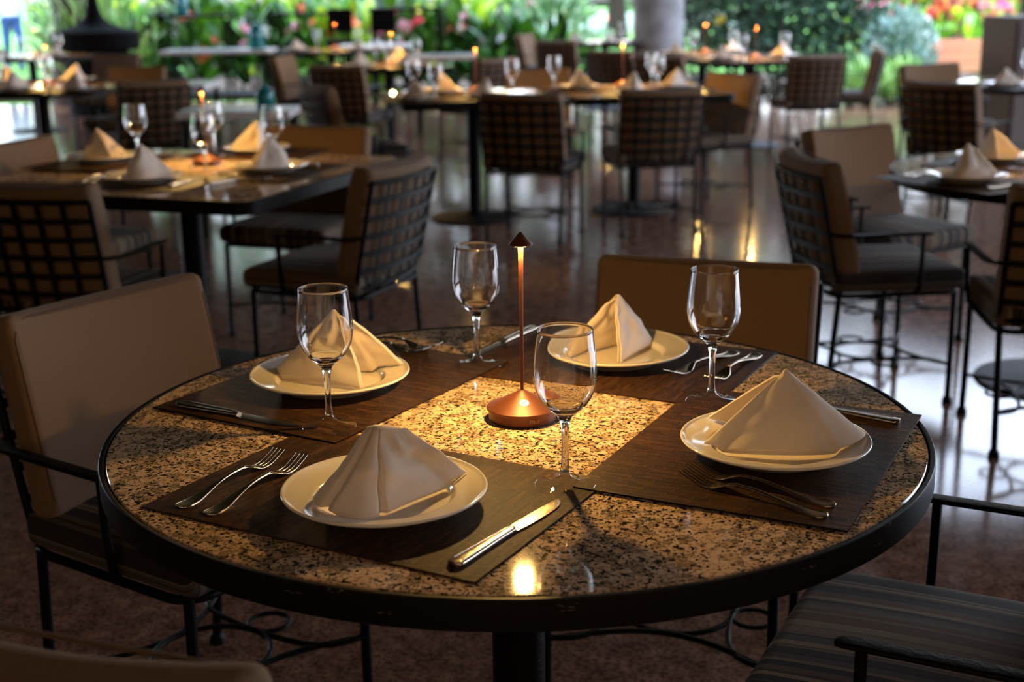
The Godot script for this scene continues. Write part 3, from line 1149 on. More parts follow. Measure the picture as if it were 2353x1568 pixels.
func other_tables() -> void:
	var base := [Vector2(-0.075, 0.075), Vector2(-0.05, -0.02), Vector2(-0.025, -0.072), Vector2(0.025, -0.072), Vector2(0.05, -0.02), Vector2(0.075, 0.075)]
	proto.napkins = [napkin_mesh(base, Vector3(0, -0.005, 0.122), 40, 12, 2), napkin_mesh(base, Vector3(0.012, 0.004, 0.114), 40, 12, 6), napkin_mesh([Vector2(-0.095, 0.05), Vector2(-0.06, -0.03), Vector2(-0.02, -0.075), Vector2(0.03, -0.07), Vector2(0.055, -0.01), Vector2(0.07, 0.085)], Vector3(0, 0, 0.126), 40, 12, 9)]
	# the first far glass and knife are built, the rest copied from them
	var tt := thing("wine_glass", "empty wine glass before the glowing lamp of the square table", "wine glass", P(-1.075, 4.75, TH + 0.0076), 0.0, "wine glasses on the tables behind")
	glass_parts(tt, 40)
	proto.glass = tt
	tt = thing("table_knife", "steel knife between the two near plates of the square table", "knife", P(-1.02, 4.52, TH + 0.0024), turn(0.6, 0.8), "knives on the tables behind")
	knife_parts(tt)
	proto.knife = tt

	# square table on the left, behind the chairs
	var u := Vector2(0.943, -0.332)
	var v := Vector2(0.332, 0.943)
	var c1 := Vector2(-1.18, 4.92)
	square_table("square granite table on a single black post, left behind the front table", P(c1.x, c1.y), atan2(-0.332, 0.943), 1.2)
	table_lamp("copper table lamp glowing on the square table at left", P(-1.15, 5.10, TH), 1.2)
	far_setting(c1, -v, 0.36, "the left square table", "at the near left", true, Vector2(0.14, -0.14), Vector2(0.03, 0.06), false)
	far_setting(c1, u, 0.36, "the left square table", "at the near right", true, Vector2(0.20, -0.10), Vector2(-0.02, 0.06))
	far_setting(c1, v, 0.38, "the left square table", "at the far right", false, Vector2(0.10, -0.16), Vector2(0.04, 0.14))
	far_setting(c1, -u, 0.38, "the left square table", "at the far left", false, Vector2(-0.04, -0.14), Vector2(-0.03, 0.12))

	# pair of square tables in the middle of the hall
	var cu := Vector2(0.98, 0.2)
	var cv := Vector2(-0.2, 0.98)
	var rot := atan2(0.2, 0.98)
	for k in 2:
		var c: Vector2 = [Vector2(-0.22, 8.33), Vector2(0.79, 8.55)][k]
		var nm: String = ["the left twin table", "the right twin table"][k]
		square_table(["left one of twin square tables in the middle of the hall", "right one of twin square tables in the middle of the hall"][k], P(c.x, c.y), rot, 1.0, "twin square tables")
		table_lamp(["copper table lamp on the left twin table mid hall", "copper table lamp on the right twin table mid hall"][k], P([-0.205, 0.735][k], [8.45, 8.80][k], TH), [1.8, 2.8][k])
		far_setting(c, -cv, 0.30, nm, "at the near side", false, Vector2(0.19, -0.13), [Vector2(0.02, 0.0), Vector2(-0.09, 0.0)][k])
		far_setting(c, cv, 0.26, nm, "at the far side", false, Vector2(0.18, -0.1), [Vector2(-0.15, -0.16), Vector2(-0.30, -0.18)][k])
		far_setting(c, [-cu, cu][k], 0.30, nm, "at the outer side", false, Vector2(0.2, -0.1), [Vector2(-0.04, -0.34), Vector2(-0.03, -0.05)][k])
	# table left of the middle, further back
	var c3 := Vector2(-1.02, 11.65)
	square_table("square table behind the left twin table, near the garden", P(c3.x, c3.y), rot, 1.0)
	table_lamp("copper table lamp on the square table near the garden", P(-1.0, 11.75, TH), 2.0)
	far_setting(c3, Vector2(-0.6, -0.8), 0.36, "the table near the garden", "at the near left")
	far_setting(c3, Vector2(0.5, -0.86), 0.38, "the table near the garden", "at the near right")
	far_setting(c3, Vector2(0.2, 0.98), 0.32, "the table near the garden", "at the far side")
	# round table far left
	var c2 := Vector2(-3.27, 9.55)
	round_table("round granite table at the left edge of the hall", P(c2.x, c2.y))
	table_lamp("copper table lamp on the round table at the left edge", P(-3.27, 9.7, TH), 1.5)
	far_setting(c2, Vector2(0.6, -0.8), 0.42, "the round table far left", "at the near right", false, Vector2(-0.12, -0.2), Vector2(0.15, -0.15))
	far_setting(c2, Vector2(-0.1, -0.99), 0.42, "the round table far left", "at the near left", false, Vector2(0.15, -0.2))
	far_setting(c2, Vector2(0.3, 0.95), 0.42, "the round table far left", "at the far right")
	far_setting(c2, Vector2(-0.8, 0.6), 0.42, "the round table far left", "at the far left")
	var c2b := Vector2(-4.9, 14.1)
	round_table("round table far back at the left edge by the garden", P(c2b.x, c2b.y))
	table_lamp("copper table lamp on the far back left table", P(-4.88, 14.2, TH), 2.0)
	far_setting(c2b, Vector2(0.8, -0.6), 0.42, "the table far back left", "at the near right")
	far_setting(c2b, Vector2(-0.5, -0.86), 0.42, "the table far back left", "at the near left")
	var c10 := Vector2(-1.9, 14.7)
	round_table("round table by the garden in front of the flower bed", P(c10.x, c10.y))
	table_lamp("copper table lamp in front of the flower bed", P(-1.86, 14.8, TH), 1.6)
	far_setting(c10, Vector2(0.8, -0.6), 0.42, "the table before the flower bed", "at the near right")
	far_setting(c10, Vector2(-0.8, -0.6), 0.42, "the table before the flower bed", "at the near left")
	# pair of tables by the hedge
	var hu := Vector2(0.957, 0.29)
	for k in 2:
		var c: Vector2 = [Vector2(1.84, 13.0), Vector2(2.13, 12.03)][k]
		var nm: String = ["the far hedge table", "the near hedge table"][k]
		square_table(["far one of two joined tables before the dark hedge", "near one of two joined tables before the dark hedge"][k], P(c.x, c.y), atan2(0.29, 0.957), 0.98, "joined tables before the hedge")
		table_lamp(["copper table lamp on the far hedge table", "copper table lamp on the near hedge table"][k], P([1.87, 2.16][k], [13.05, 12.0][k], TH), 2.0)
		far_setting(c, -hu, 0.30, nm, "at the left side", false, Vector2(0.2, -0.1), Vector2(0, -0.1))
		far_setting(c, hu, 0.32, nm, "at the right side", false, Vector2(-0.2, -0.1))
	var c9 := Vector2(1.12, 15.9)
	round_table("round table by the grey column in daylight", P(c9.x, c9.y))
	table_lamp("copper table lamp beside the grey column", P(1.18, 16.3, TH), 1.6)
	for k in 3:
		far_setting(c9, [Vector2(-0.88, -0.47), Vector2(0.05, -1.0), Vector2(0.9, -0.43)][k], 0.42, "the table by the column", ["at the left", "at the near side", "at the right"][k])
	# tables on the right
	var c7 := Vector2(1.95, 4.64)
	round_table("round granite table cut by the right edge of the picture", P(c7.x, c7.y))
	table_lamp("copper table lamp at the right edge outside the frame", P(2.02, 4.70, TH))
	far_setting(c7, Vector2(-0.86, -0.5), 0.46, "the right edge table", "at the near left", true, Vector2(0.19, -0.12), Vector2(-0.05, 0.0))
	far_setting(c7, Vector2(-0.8, 0.6), 0.40, "the right edge table", "at the far left", true, Vector2(0.05, -0.21), Vector2(0.13, 0.02))
	far_setting(c7, Vector2(0.0, -1.0), 0.42, "the right edge table", "at the near side", true)
	var c8 := Vector2(3.5, 8.75)
	round_table("round table before the dark cabinet at the far right", P(c8.x, c8.y))
	table_lamp("copper table lamp on the table before the dark cabinet", P(3.7, 8.8, TH))
	far_setting(c8, Vector2(-0.85, -0.5), 0.42, "the table before the cabinet", "at the near left", false, Vector2(0.0, -0.22), Vector2(-0.08, -0.1))
	far_setting(c8, Vector2(-0.2, -0.98), 0.40, "the table before the cabinet", "at the near side", false)


# ---------------------------------------------------------------- chairs
func back_point(x: float, h: float) -> Vector3:
	# the curved, leaning plane of the chair back; h from 0 (seat) to 1 (top rail)
	var bow := 0.045 * (1.0 - pow(x / 0.235, 2.0))
	return Vector3(x * lerpf(0.97, 1.0, h), lerpf(0.425, 0.785, h), lerpf(0.205, 0.285, h) + bow)


func make_chair(label: String) -> Node3D:
	var t := thing("iron_armchair", label, "chair", Vector3.ZERO, 0.0, "iron armchairs with beige cushions")
	# lattice back
	var b := MB.new()
	for s in [-1.0, 1.0]:
		var path := []
		for k in 7: path.append(back_point(0.235 * s, k / 6.0))
		b.tube(path, 0.0085, 8)
	for h in [0.0, 1.0]:
		var path := []
		for k in 13: path.append(back_point(lerpf(-0.235, 0.235, k / 12.0), h))
		b.tube(path, 0.0085, 8)
	part("back_frame", b.mesh(), M.black_iron, t)
	for k in 5:
		b = MB.new()
		var x := -0.235 + 0.47 * (k + 1) / 6.0
		var path := []
		for j in 5: path.append(back_point(x, j / 4.0))
		b.sweep(path, [Vector2(-0.009, -0.002), Vector2(0.009, -0.002), Vector2(0.009, 0.002), Vector2(-0.009, 0.002)], Vector3(0, 0, 1), [], true)
		part("lattice_strap", b.mesh(), M.black_iron, t)
	for k in 5:
		b = MB.new()
		var path := []
		for j in 11: path.append(back_point(lerpf(-0.233, 0.233, j / 10.0), (k + 1) / 6.0) + Vector3(0, 0, 0.0035))
		b.sweep(path, [Vector2(-0.002, -0.009), Vector2(0.002, -0.009), Vector2(0.002, 0.009), Vector2(-0.002, 0.009)], Vector3.UP, [], true)
		part("lattice_strap", b.mesh(), M.black_iron, t)
	# cushions
	b = MB.new()
	b.rbox(Vector3(0.47, 0.39, 0.075), 0.022, 8, Vector3.ZERO, 3)
	var lean := atan2(0.08, 0.36)
	for k in b.v.size():
		var q := b.v[k]
		var f := (1.0 - pow(q.x / 0.235, 2.0))
		var g := 1.0 - pow(q.y / 0.2, 2.0)
		q.z += 0.036 * f + signf(q.z) * 0.006 * maxf(0, f * g)
		q.y += 0.0
		b.v[k] = Basis(Vector3.RIGHT, lean) * q + Vector3(0, 0.645, 0.2)
	part("back_cushion", b.mesh(true), M.canvas, t)
	b = MB.new()
	var loop := []
	for q in rounded_square(1.0, 0.1, 4):
		var z := 0.036 * (1.0 - pow(q.x * 0.45 / 0.235, 2.0)) - 0.034
		loop.append(Basis(Vector3.RIGHT, lean) * Vector3(q.x * 0.45, q.y * 0.368, z) + Vector3(0, 0.645, 0.2))
	b.tube(loop, 0.0028, 6, true)
	part("cushion_piping", b.mesh(), M.piping, t)
	b = MB.new()
	b.rbox(Vector3(0.49, 0.07, 0.46), 0.026, 8, Vector3.ZERO, 3)
	for k in b.v.size():
		var q := b.v[k]
		var f := maxf(0.0, (1.0 - pow(q.x / 0.25, 2.0)) * (1.0 - pow(q.z / 0.24, 2.0)))
		q.y += 0.012 * f * signf(q.y + 0.001)
		b.v[k] = q + Vector3(0, 0.436, -0.012)
	part("seat_cushion", b.mesh(true), M.striped_fabric, t)
	b = MB.new()
	var ring := []
	for q in rounded_square(1.0, 0.12, 4): ring.append(Vector3(q.x * 0.47, 0.392, q.y * 0.44))
	b.tube(ring, 0.009, 8, true)
	for k in 4:
		var x := -0.15 + 0.1 * k
		b.tube([Vector3(x, 0.392, -0.215), Vector3(x, 0.392, 0.215)], 0.006, 6)
	part("seat_frame", b.mesh(), M.black_iron, t)
	# legs with glides
	var glide := lathem([Vector2(0, 0), Vector2(0.017, 0), Vector2(0.018, 0.004), Vector2(0.016, 0.018), Vector2(0.011, 0.024), Vector2(0, 0.024)], 16)
	for s in [-1.0, 1.0]:
		for fr in [true, false]:
			b = MB.new()
			var foot := Vector3(0.225 * s, 0.012, -0.205) if fr else Vector3(0.215 * s, 0.012, 0.225)
			var head := Vector3(0.222 * s, 0.395, -0.205) if fr else Vector3(0.222 * s, 0.42, 0.195)
			b.tube([foot, foot.lerp(head, 0.5), head], 0.0105, 10)
			var leg := part("leg", b.mesh(), M.black_iron, t)
			part("glide", glide, M.black_iron, leg, Vector3(foot.x, 0, foot.z))
	# arms: flat bar from the back, rounded tip, post down to the seat frame
	for s in [-1.0, 1.0]:
		b = MB.new()
		var path := [Vector3(0.236 * s, 0.605, 0.245), Vector3(0.252 * s, 0.603, 0.235), Vector3(0.268 * s, 0.602, 0.21), Vector3(0.272 * s, 0.602, 0.16), Vector3(0.272 * s, 0.602, 0.05), Vector3(0.272 * s, 0.602, -0.075), Vector3(0.272 * s, 0.601, -0.088), Vector3(0.272 * s, 0.599, -0.095)]
		var sc := [Vector2(0.7, 1), Vector2(0.8, 1), Vector2(1, 1), Vector2(1, 1), Vector2(1, 1), Vector2(1, 1), Vector2(0.8, 1), Vector2(0.4, 0.8)]
		b.sweep(path, [Vector2(-0.012, -0.004), Vector2(0.012, -0.004), Vector2(0.014, 0), Vector2(0.012, 0.004), Vector2(-0.012, 0.004), Vector2(-0.014, 0)], Vector3.UP, sc)
		var arm := part("arm", b.mesh(), M.black_iron, t)
		b = MB.new()
		b.tube([Vector3(0.272 * s, 0.598, -0.062), Vector3(0.270 * s, 0.5, -0.062), Vector3(0.262 * s, 0.42, -0.062), Vector3(0.236 * s, 0.39, -0.062)], 0.008, 8)
		part("arm_post", b.mesh(), M.black_iron, arm)
	# stretcher: a ring under the seat, curved ties to the legs and two small rings
	b = MB.new()
	ring = []
	for k in 28: ring.append(Vector3(cos(TAU * k / 28) * 0.115, 0.135, sin(TAU * k / 28) * 0.115))
	b.tube(ring, 0.006, 6, true)
	for s in [-1.0, 1.0]:
		for f in [-1.0, 1.0]:
			var foot := Vector3(0.223 * s, 0.135, -0.205 if f < 0 else 0.216)
			var tie := []
			var on := Vector3(0.115 * s, 0.135, 0.0)
			for k in 9:
				var q := k / 8.0
				tie.append(on.lerp(foot, q) + Vector3(-s * 0.03, 0, f * 0.05) * sin(PI * q))
			b.tube(tie, 0.006, 6)
		ring = []
		for k in 18: ring.append(Vector3(s * 0.158 + cos(TAU * k / 18) * 0.042, 0.135, sin(TAU * k / 18) * 0.042))
		b.tube(ring, 0.005, 6, true)
	for f in [-1.0, 1.0]:
		var arc := []
		for k in 13:
			var q := k / 12.0
			arc.append(Vector3(lerpf(-0.223, 0.223, q), 0.135, lerpf(0.210, 0.116, sin(PI * q)) * f))
		b.tube(arc, 0.006, 6)
	part("stretcher", b.mesh(), M.black_iron, t)
	return t


func chairs() -> void:
	var list := [
		[-0.60, 2.41, 0.82, -0.57, "armchair with broad beige back at the left of the front table"],
		[-0.36, 1.34, 0.34, 0.94, "armchair in the bottom left corner, seen over its beige back"],
		[0.61, 1.737, -0.89, 0.45, "armchair in the bottom right corner with striped seat in view"],
		[0.34, 2.58, -0.32, -0.95, "armchair behind the far plate of the front table, brown back facing"],
		[-0.62, 4.68, -0.9, 0.38, "armchair seen from the side, right of the left square table"],
		[-1.43, 4.37, 0.25, 0.97, "armchair with black lattice back at the left edge of the picture"],
		[-0.89, 5.56, -0.33, -0.94, "armchair facing the camera behind the left square table"],
		[-1.74, 5.24, 0.94, -0.33, "armchair at the left edge, behind the left square table"],
		[0.14, 7.68, 0.31, 0.95, "lattice back armchair before the left twin table"],
		[0.82, 7.90, -0.16, 0.99, "lattice back armchair before the right twin table"],
		[1.26, 8.72, -0.84, -0.54, "armchair with glowing amber back right of the twin tables"],
		[0.20, 9.42, 0.0, -1.0, "armchair behind the twin tables facing the camera"],
		[-0.94, 8.36, 0.9, 0.43, "armchair at the left end of the twin tables"],
		[-1.23, 10.66, 0.35, 0.93, "lattice back armchair before the table near the garden"],
		[-1.75, 11.95, 0.97, -0.2, "armchair with lit back left of the table near the garden"],
		[-0.28, 11.35, -0.75, 0.66, "armchair right of the table near the garden"],
		[-2.44, 9.10, -0.5, 0.87, "lattice back armchair right of the round table far left"],
		[-2.92, 10.35, -0.2, -0.98, "armchair behind the round table far left"],
		[-3.72, 12.6, -0.25, -0.97, "armchair between the two left edge round tables"],
		[2.47, 11.33, -0.12, 0.99, "pale lattice back armchair before the near hedge table"],
		[2.98, 12.0, -0.97, 0.25, "armchair at the right end of the hedge tables"],
		[1.05, 12.45, 0.6, 0.8, "dark lattice back armchair left of the hedge tables"],
		[1.38, 11.45, 0.6, 0.8, "armchair at the near left of the hedge tables"],
		[0.62, 14.95, 0.45, 0.89, "dark armchair before the table by the column"],
		[0.42, 16.4, 0.93, -0.36, "pale armchair left of the table by the column"],
		[2.70, 8.08, 0.75, 0.66, "lattice back armchair before the dark cabinet table"],
		[3.05, 9.45, 0.3, -0.95, "armchair with pale back behind the dark cabinet table"],
		[1.26, 4.60, 0.985, 0.12, "armchair in profile at the near left of the right edge table"],
		[1.50, 5.28, 0.53, -0.85, "armchair facing the camera behind the right edge table"],
		[1.70, 4.05, 0.12, 0.99, "armchair cut by the right edge of the picture"],
		[3.55, 18.6, -0.5, -0.86, "armchair before the hedge, outside in the garden"],
	]
	var first: Node3D
	for q in list:
		if first == null:
			first = make_chair(q[4])
			first.position = P(q[0], q[1])
			first.rotation.y = turn(q[2], q[3])
		else:
			copy(first, q[4], P(q[0], q[1]), turn(q[2], q[3]), "iron armchairs with beige cushions")


# ---------------------------------------------------------------- consoles, bottles, cabinet, person
func console(label: String, at: Vector3, rot: float, size: Vector3) -> void:
	var t := thing("console_table", label, "table", at, rot, "pale topped console tables")
	part("top", boxm(Vector3(size.x, 0.04, size.z), 0.006), M.pale_stone, t, Vector3(0, size.y - 0.02, 0))
	for sx in [-1.0, 1.0]:
		for sz in [-1.0, 1.0]:
			part("leg", boxm(Vector3(0.03, size.y - 0.04, 0.03), 0.004), M.black_iron, t, Vector3(sx * (size.x / 2 - 0.04), (size.y - 0.04) / 2, sz * (size.z / 2 - 0.04)))
	part("shelf", boxm(Vector3(size.x - 0.06, 0.02, size.z - 0.06), 0.004), M.black_iron, t, Vector3(0, 0.28, 0))


func teal_bottle(label: String, at: Vector3, r: float, h: float) -> void:
	var t := thing("teal_bottle", label, "bottle", at, 0.0, "teal glass bottles")
	part("body", lathem([Vector2(0, 0), Vector2(r * 0.92, 0), Vector2(r, h * 0.03), Vector2(r, h * 0.62), Vector2(r * 0.9, h * 0.74), Vector2(r * 0.55, h * 0.84), Vector2(r * 0.4, h * 0.9), Vector2(r * 0.4, h), Vector2(r * 0.33, h), Vector2(r * 0.33, h * 0.9), Vector2(r * 0.48, h * 0.82), Vector2(r * 0.84, h * 0.72), Vector2(r * 0.93, h * 0.6), Vector2(r * 0.93, h * 0.06), Vector2(0, h * 0.05)], 32, 40.0), M.teal_glass, t)
	part("stopper", lathem([Vector2(0, h * 0.94), Vector2(r * 0.32, h * 0.94), Vector2(r * 0.36, h * 1.02), Vector2(r * 0.28, h * 1.07), Vector2(0, h * 1.08)], 20), M.teal_glass, t)


func bar_table(label: String, at: Vector3, w: float, h: float) -> void:
	var t := thing("bar_table", label, "table", at, 0.0, "tall black bar tables")
	part("top", boxm(Vector3(w, 0.035, 0.5), 0.005), M.matt_black, t, Vector3(0, h, 0))
	for sx in [-1.0, 1.0]:
		for sz in [-1.0, 1.0]:
			part("leg", boxm(Vector3(0.035, h, 0.035), 0.004), M.matt_black, t, Vector3(sx * (w / 2 - 0.05), h / 2, sz * 0.2))
		part("foot_rail", boxm(Vector3(0.025, 0.025, 0.4), 0.004), M.matt_black, t, Vector3(sx * (w / 2 - 0.05), 0.25, 0))


func bar_stool(label: String, at: Vector3) -> void:
	var t := thing("bar_stool", label, "stool", at, 0.0, "black bar stools")
	part("seat", lathem([Vector2(0, 0.74), Vector2(0.16, 0.74), Vector2(0.175, 0.76), Vector2(0.17, 0.8), Vector2(0, 0.81)], 24), M.matt_black, t)
	var b := MB.new()
	b.rbox(Vector3(0.3, 0.28, 0.03), 0.012, 2, Vector3(0, 1.02, -0.16))
	part("backrest", b.mesh(true), M.matt_black, t)
	for k in 4:
		var a := TAU * (k + 0.5) / 4
		b = MB.new()
		b.tube([Vector3(cos(a) * 0.2, 0, sin(a) * 0.2), Vector3(cos(a) * 0.12, 0.75, sin(a) * 0.12)], 0.011, 8)
		part("leg", b.mesh(), M.matt_black, t)
	b = MB.new()
	var ring := []
	for k in 20: ring.append(Vector3(cos(TAU * k / 20) * 0.185, 0.24, sin(TAU * k / 20) * 0.185))
	b.tube(ring, 0.008, 6, true)
	part("foot_ring", b.mesh(), M.matt_black, t)


func background() -> void:
	console("pale topped console behind the left square table", P(-1.50, 7.55), 0.0, Vector3(0.62, TH, 0.40))
	teal_bottle("teal glass bottle on the console behind the left square table", P(-1.345, 7.5, TH), 0.050, 0.125)
	console("small pale topped console far left of the middle", P(-2.28, 9.75), 0.0, Vector3(0.34, TH, 0.6))
	console("long pale topped console before the flower bed", P(-3.2, 15.2), 0.0, Vector3(1.2, TH, 0.6))
	teal_bottle("big teal glass bottle on the long console before the flowers", P(-2.78, 15.2, TH), 0.085, 0.28)
	console("pale topped console before the flower bed, right of the long one", P(-1.55, 15.9), 0.0, Vector3(0.8, TH, 0.5))
	console("pale topped console right of the lamp near the garden", P(-0.62, 13.4), 0.0, Vector3(0.6, TH, 0.5))
	bar_table("tall black bar table with a teal bottle at the garden's left", P(-3.95, 17.2), 1.0, 1.09)
	teal_bottle("teal bottle on the tall black bar table", P(-4.05, 17.2, 1.11), 0.075, 0.25)
	bar_table("tall black bar table left of the flower bed's middle", P(-2.45, 17.2), 1.0, 1.09)
	bar_table("tall black bar table in the flower bed's middle", P(-1.25, 17.0), 0.9, 1.14)
	bar_stool("black bar stool between the bar tables", P(-2.02, 16.42))
	bar_stool("black bar stool at the middle bar table", P(-1.5, 16.42))
	# dark cabinet on the right
	var t := thing("service_cabinet", "dark brown service cabinet at the right edge before the garden", "cabinet", P(4.75, 11.6), 0.12)
	part("body", boxm(Vector3(1.3, 1.10, 0.6), 0.008), M.dark_timber, t, Vector3(0, 0.56, 0))
	for k in 2:
		var d := part("door", boxm(Vector3(0.62, 1.0, 0.02), 0.004), M.dark_timber, t, Vector3(-0.32 + 0.64 * k, 0.56, 0.31))
		part("handle", boxm(Vector3(0.012, 0.16, 0.02), 0.004), M.black_iron, d, Vector3(0.24 - 0.48 * k, 0.1, 0.018))
	part("plinth", boxm(Vector3(1.24, 0.06, 0.54), 0.004), M.black_panel, t, Vector3(0, 0.03, 0))
	var s := thing("folding_screen", "tall black panel behind the dark cabinet at the right edge", "screen", P(5.55, 13.0), 0.12)
	part("panel", boxm(Vector3(1.5, 2.3, 0.05), 0.006), M.black_panel, s, Vector3(0, 1.2, 0))
	for sx in [-1.0, 1.0]: part("foot", boxm(Vector3(0.06, 0.06, 0.5), 0.006), M.black_panel, s, Vector3(sx * 0.6, 0.03, 0))
	# flared dark stand and tree trunk at the left
	t = thing("umbrella_stand", "black parasol post with wide flared foot at the far left", "parasol stand", P(-4.80, 16.0), 0.0)
	part("foot", lathem([Vector2(0, 0.74), Vector2(0.49, 0.74), Vector2(0.505, 0.76), Vector2(0.505, 0.93), Vector2(0.49, 0.95), Vector2(0.30, 0.99), Vector2(0.18, 1.04), Vector2(0.11, 1.11), Vector2(0.075, 1.21), Vector2(0.055, 1.34), Vector2(0, 1.34)], 40), M.matt_black, t)
	part("plinth", lathem([Vector2(0, 0), Vector2(0.36, 0), Vector2(0.36, 0.74), Vector2(0, 0.74)], 40), M.matt_black, t)
	part("pole", lathem([Vector2(0, 1.3), Vector2(0.05, 1.3), Vector2(0.045, 3.19), Vector2(0, 3.19)], 20), M.matt_black, t)
	person()


func person() -> void:
	# one walker far off in the garden, taken from tapered bones joined by a smooth minimum
	var bones := []
	var J := func(a: Vector3, b: Vector3, ra: float, rb: float): bones.append([a, b, ra, rb])
	J.call(Vector3(0.09, 0.92, 0), Vector3(0.11, 0.50, 0.10), 0.095, 0.066)
	J.call(Vector3(0.11, 0.50, 0.10), Vector3(0.11, 0.09, 0.00), 0.064, 0.045)
	J.call(Vector3(0.11, 0.05, -0.03), Vector3(0.115, 0.04, 0.16), 0.045, 0.035)
	J.call(Vector3(-0.09, 0.92, 0), Vector3(-0.10, 0.50, -0.03), 0.095, 0.066)
	J.call(Vector3(-0.10, 0.50, -0.03), Vector3(-0.10, 0.10, -0.17), 0.064, 0.045)
	J.call(Vector3(-0.10, 0.06, -0.20), Vector3(-0.105, 0.04, -0.02), 0.045, 0.035)
	J.call(Vector3(0, 0.95, 0), Vector3(0, 1.18, 0), 0.145, 0.14)
	J.call(Vector3(0, 1.18, 0), Vector3(0, 1.40, 0), 0.15, 0.13)
	J.call(Vector3(-0.17, 1.41, 0), Vector3(0.17, 1.41, 0), 0.065, 0.065)
	J.call(Vector3(0, 1.42, 0), Vector3(0, 1.54, 0.01), 0.058, 0.052)
	J.call(Vector3(0, 1.60, 0.02), Vector3(0, 1.68, 0.0), 0.080, 0.092)
	J.call(Vector3(0, 1.615, 0.09), Vector3(0, 1.63, 0.105), 0.016, 0.012)
	for s in [-1.0, 1.0]:
		J.call(Vector3(0.19 * s, 1.40, 0), Vector3(0.24 * s, 1.13, -0.06 * s), 0.052, 0.042)
		J.call(Vector3(0.24 * s, 1.13, -0.06 * s), Vector3(0.25 * s, 0.89, 0.02 - 0.04 * s), 0.040, 0.030)
		J.call(Vector3(0.25 * s, 0.87, 0.03 - 0.04 * s), Vector3(0.25 * s, 0.78, 0.045 - 0.04 * s), 0.034, 0.022)
		J.call(Vector3(0.085 * s, 1.645, -0.005), Vector3(0.09 * s, 1.66, -0.005), 0.018, 0.016)
	var cell := 0.024
	var lo := Vector3(-0.34, -0.02, -0.30)
	var dim := Vector3i(29, 76, 24)
	var field := PackedFloat32Array()
	field.resize(dim.x * dim.y * dim.z)
	for z in dim.z:
		for y in dim.y:
			for x in dim.x:
				var p := lo + Vector3(x, y, z) * cell
				var d := 1.0
				for bn in bones:
					var a: Vector3 = bn[0]
					var ab: Vector3 = bn[1] - a
					var t := clampf((p - a).dot(ab) / ab.length_squared(), 0.0, 1.0)
					var e := (p - a - ab * t).length() - lerpf(bn[2], bn[3], t)
					var h := clampf(0.5 + 0.5 * (d - e) / 0.03, 0.0, 1.0)
					d = lerpf(d, e, h) - 0.03 * h * (1.0 - h)
				field[(z * dim.y + y) * dim.x + x] = d
	var at := {}
	var b := MB.new()
	var pv := PackedVector3Array()
	var pi := PackedInt32Array()
	for z in dim.z - 1:
		for y in dim.y - 1:
			for x in dim.x - 1:
				var sum := Vector3.ZERO
				var n := 0
				for e in 12:
					var ax := e / 4
					var o := Vector3i.ZERO
					o[(ax + 1) % 3] = e % 2
					o[(ax + 2) % 3] = (e / 2) % 2
					var o2 := o
					o2[ax] = 1
					var f0 := field[((z + o.z) * dim.y + y + o.y) * dim.x + x + o.x]
					var f1 := field[((z + o2.z) * dim.y + y + o2.y) * dim.x + x + o2.x]
					if (f0 < 0) != (f1 < 0):
						sum += Vector3(o).lerp(Vector3(o2), f0 / (f0 - f1))
						n += 1
				if n > 0:
					at[Vector3i(x, y, z)] = pv.size()
					pv.append(lo + (Vector3(x, y, z) + sum / n) * cell)
	for key in at:
		var c: Vector3i = key
		for ax in 3:
			var o := Vector3i.ZERO
			o[ax] = 1
			var n := c + o
			var f0 := field[(c.z * dim.y + c.y) * dim.x + c.x]
			var f1 := field[(n.z * dim.y + n.y) * dim.x + n.x]
			if (f0 < 0) == (f1 < 0): continue
			var du := Vector3i.ZERO
			du[(ax + 1) % 3] = 1
			var dv := Vector3i.ZERO
			dv[(ax + 2) % 3] = 1
			if not (at.has(c - du) and at.has(c - dv) and at.has(c - du - dv)): continue
			var q := [at[c], at[c - du], at[c - du - dv], at[c - dv]]
			if f0 < 0: pi.append_array([q[0], q[1], q[2], q[0], q[2], q[3]])
			else: pi.append_array([q[0], q[2], q[1], q[0], q[3], q[2]])
	b.add(pv, pi)
	for p in b.v:
		var c := Color8(226, 228, 236)
		if p.y < 0.075: c = Color8(30, 28, 28)
		elif p.y < 0.99 and not (absf(p.x) > 0.205 and p.y > 0.72): c = Color8(48, 70, 128)
		elif p.y > 1.70 or (p.y > 1.57 and p.z < 0.0): c = Color8(40, 30, 26)
		elif p.y > 1.47 or (absf(p.x) > 0.205 and p.y < 0.9): c = Color8(190, 140, 112)
		b.col.append(c.srgb_to_linear())
	var t := thing("person", "person in white shirt and blue trousers walking in the garden", "person", P(-9.0, 25.0), 0.5)
	part("figure", b.mesh(), M.person_colors, t)


# ---------------------------------------------------------------- the garden
func leaf_mesh(l: float, w: float, bend := 0.25) -> ArrayMesh:
	var b := MB.new()
	var rows := []
	for k in 5:
		var t := k / 4.0
		var hw := w * 0.5 * sin(PI * (0.08 + 0.9 * t)) + 0.0005
		var y := l * (t - bend * t * t * 0.4)
		var z := l * bend * t * t
		rows.append(PackedVector3Array([Vector3(-hw, y, z + hw * 0.3), Vector3(0, y, z), Vector3(hw, y, z + hw * 0.3)]))
	b.grid(rows, false, false, false)
	for q in b.v: b.col.append(Color.WHITE)
	return b.mesh()


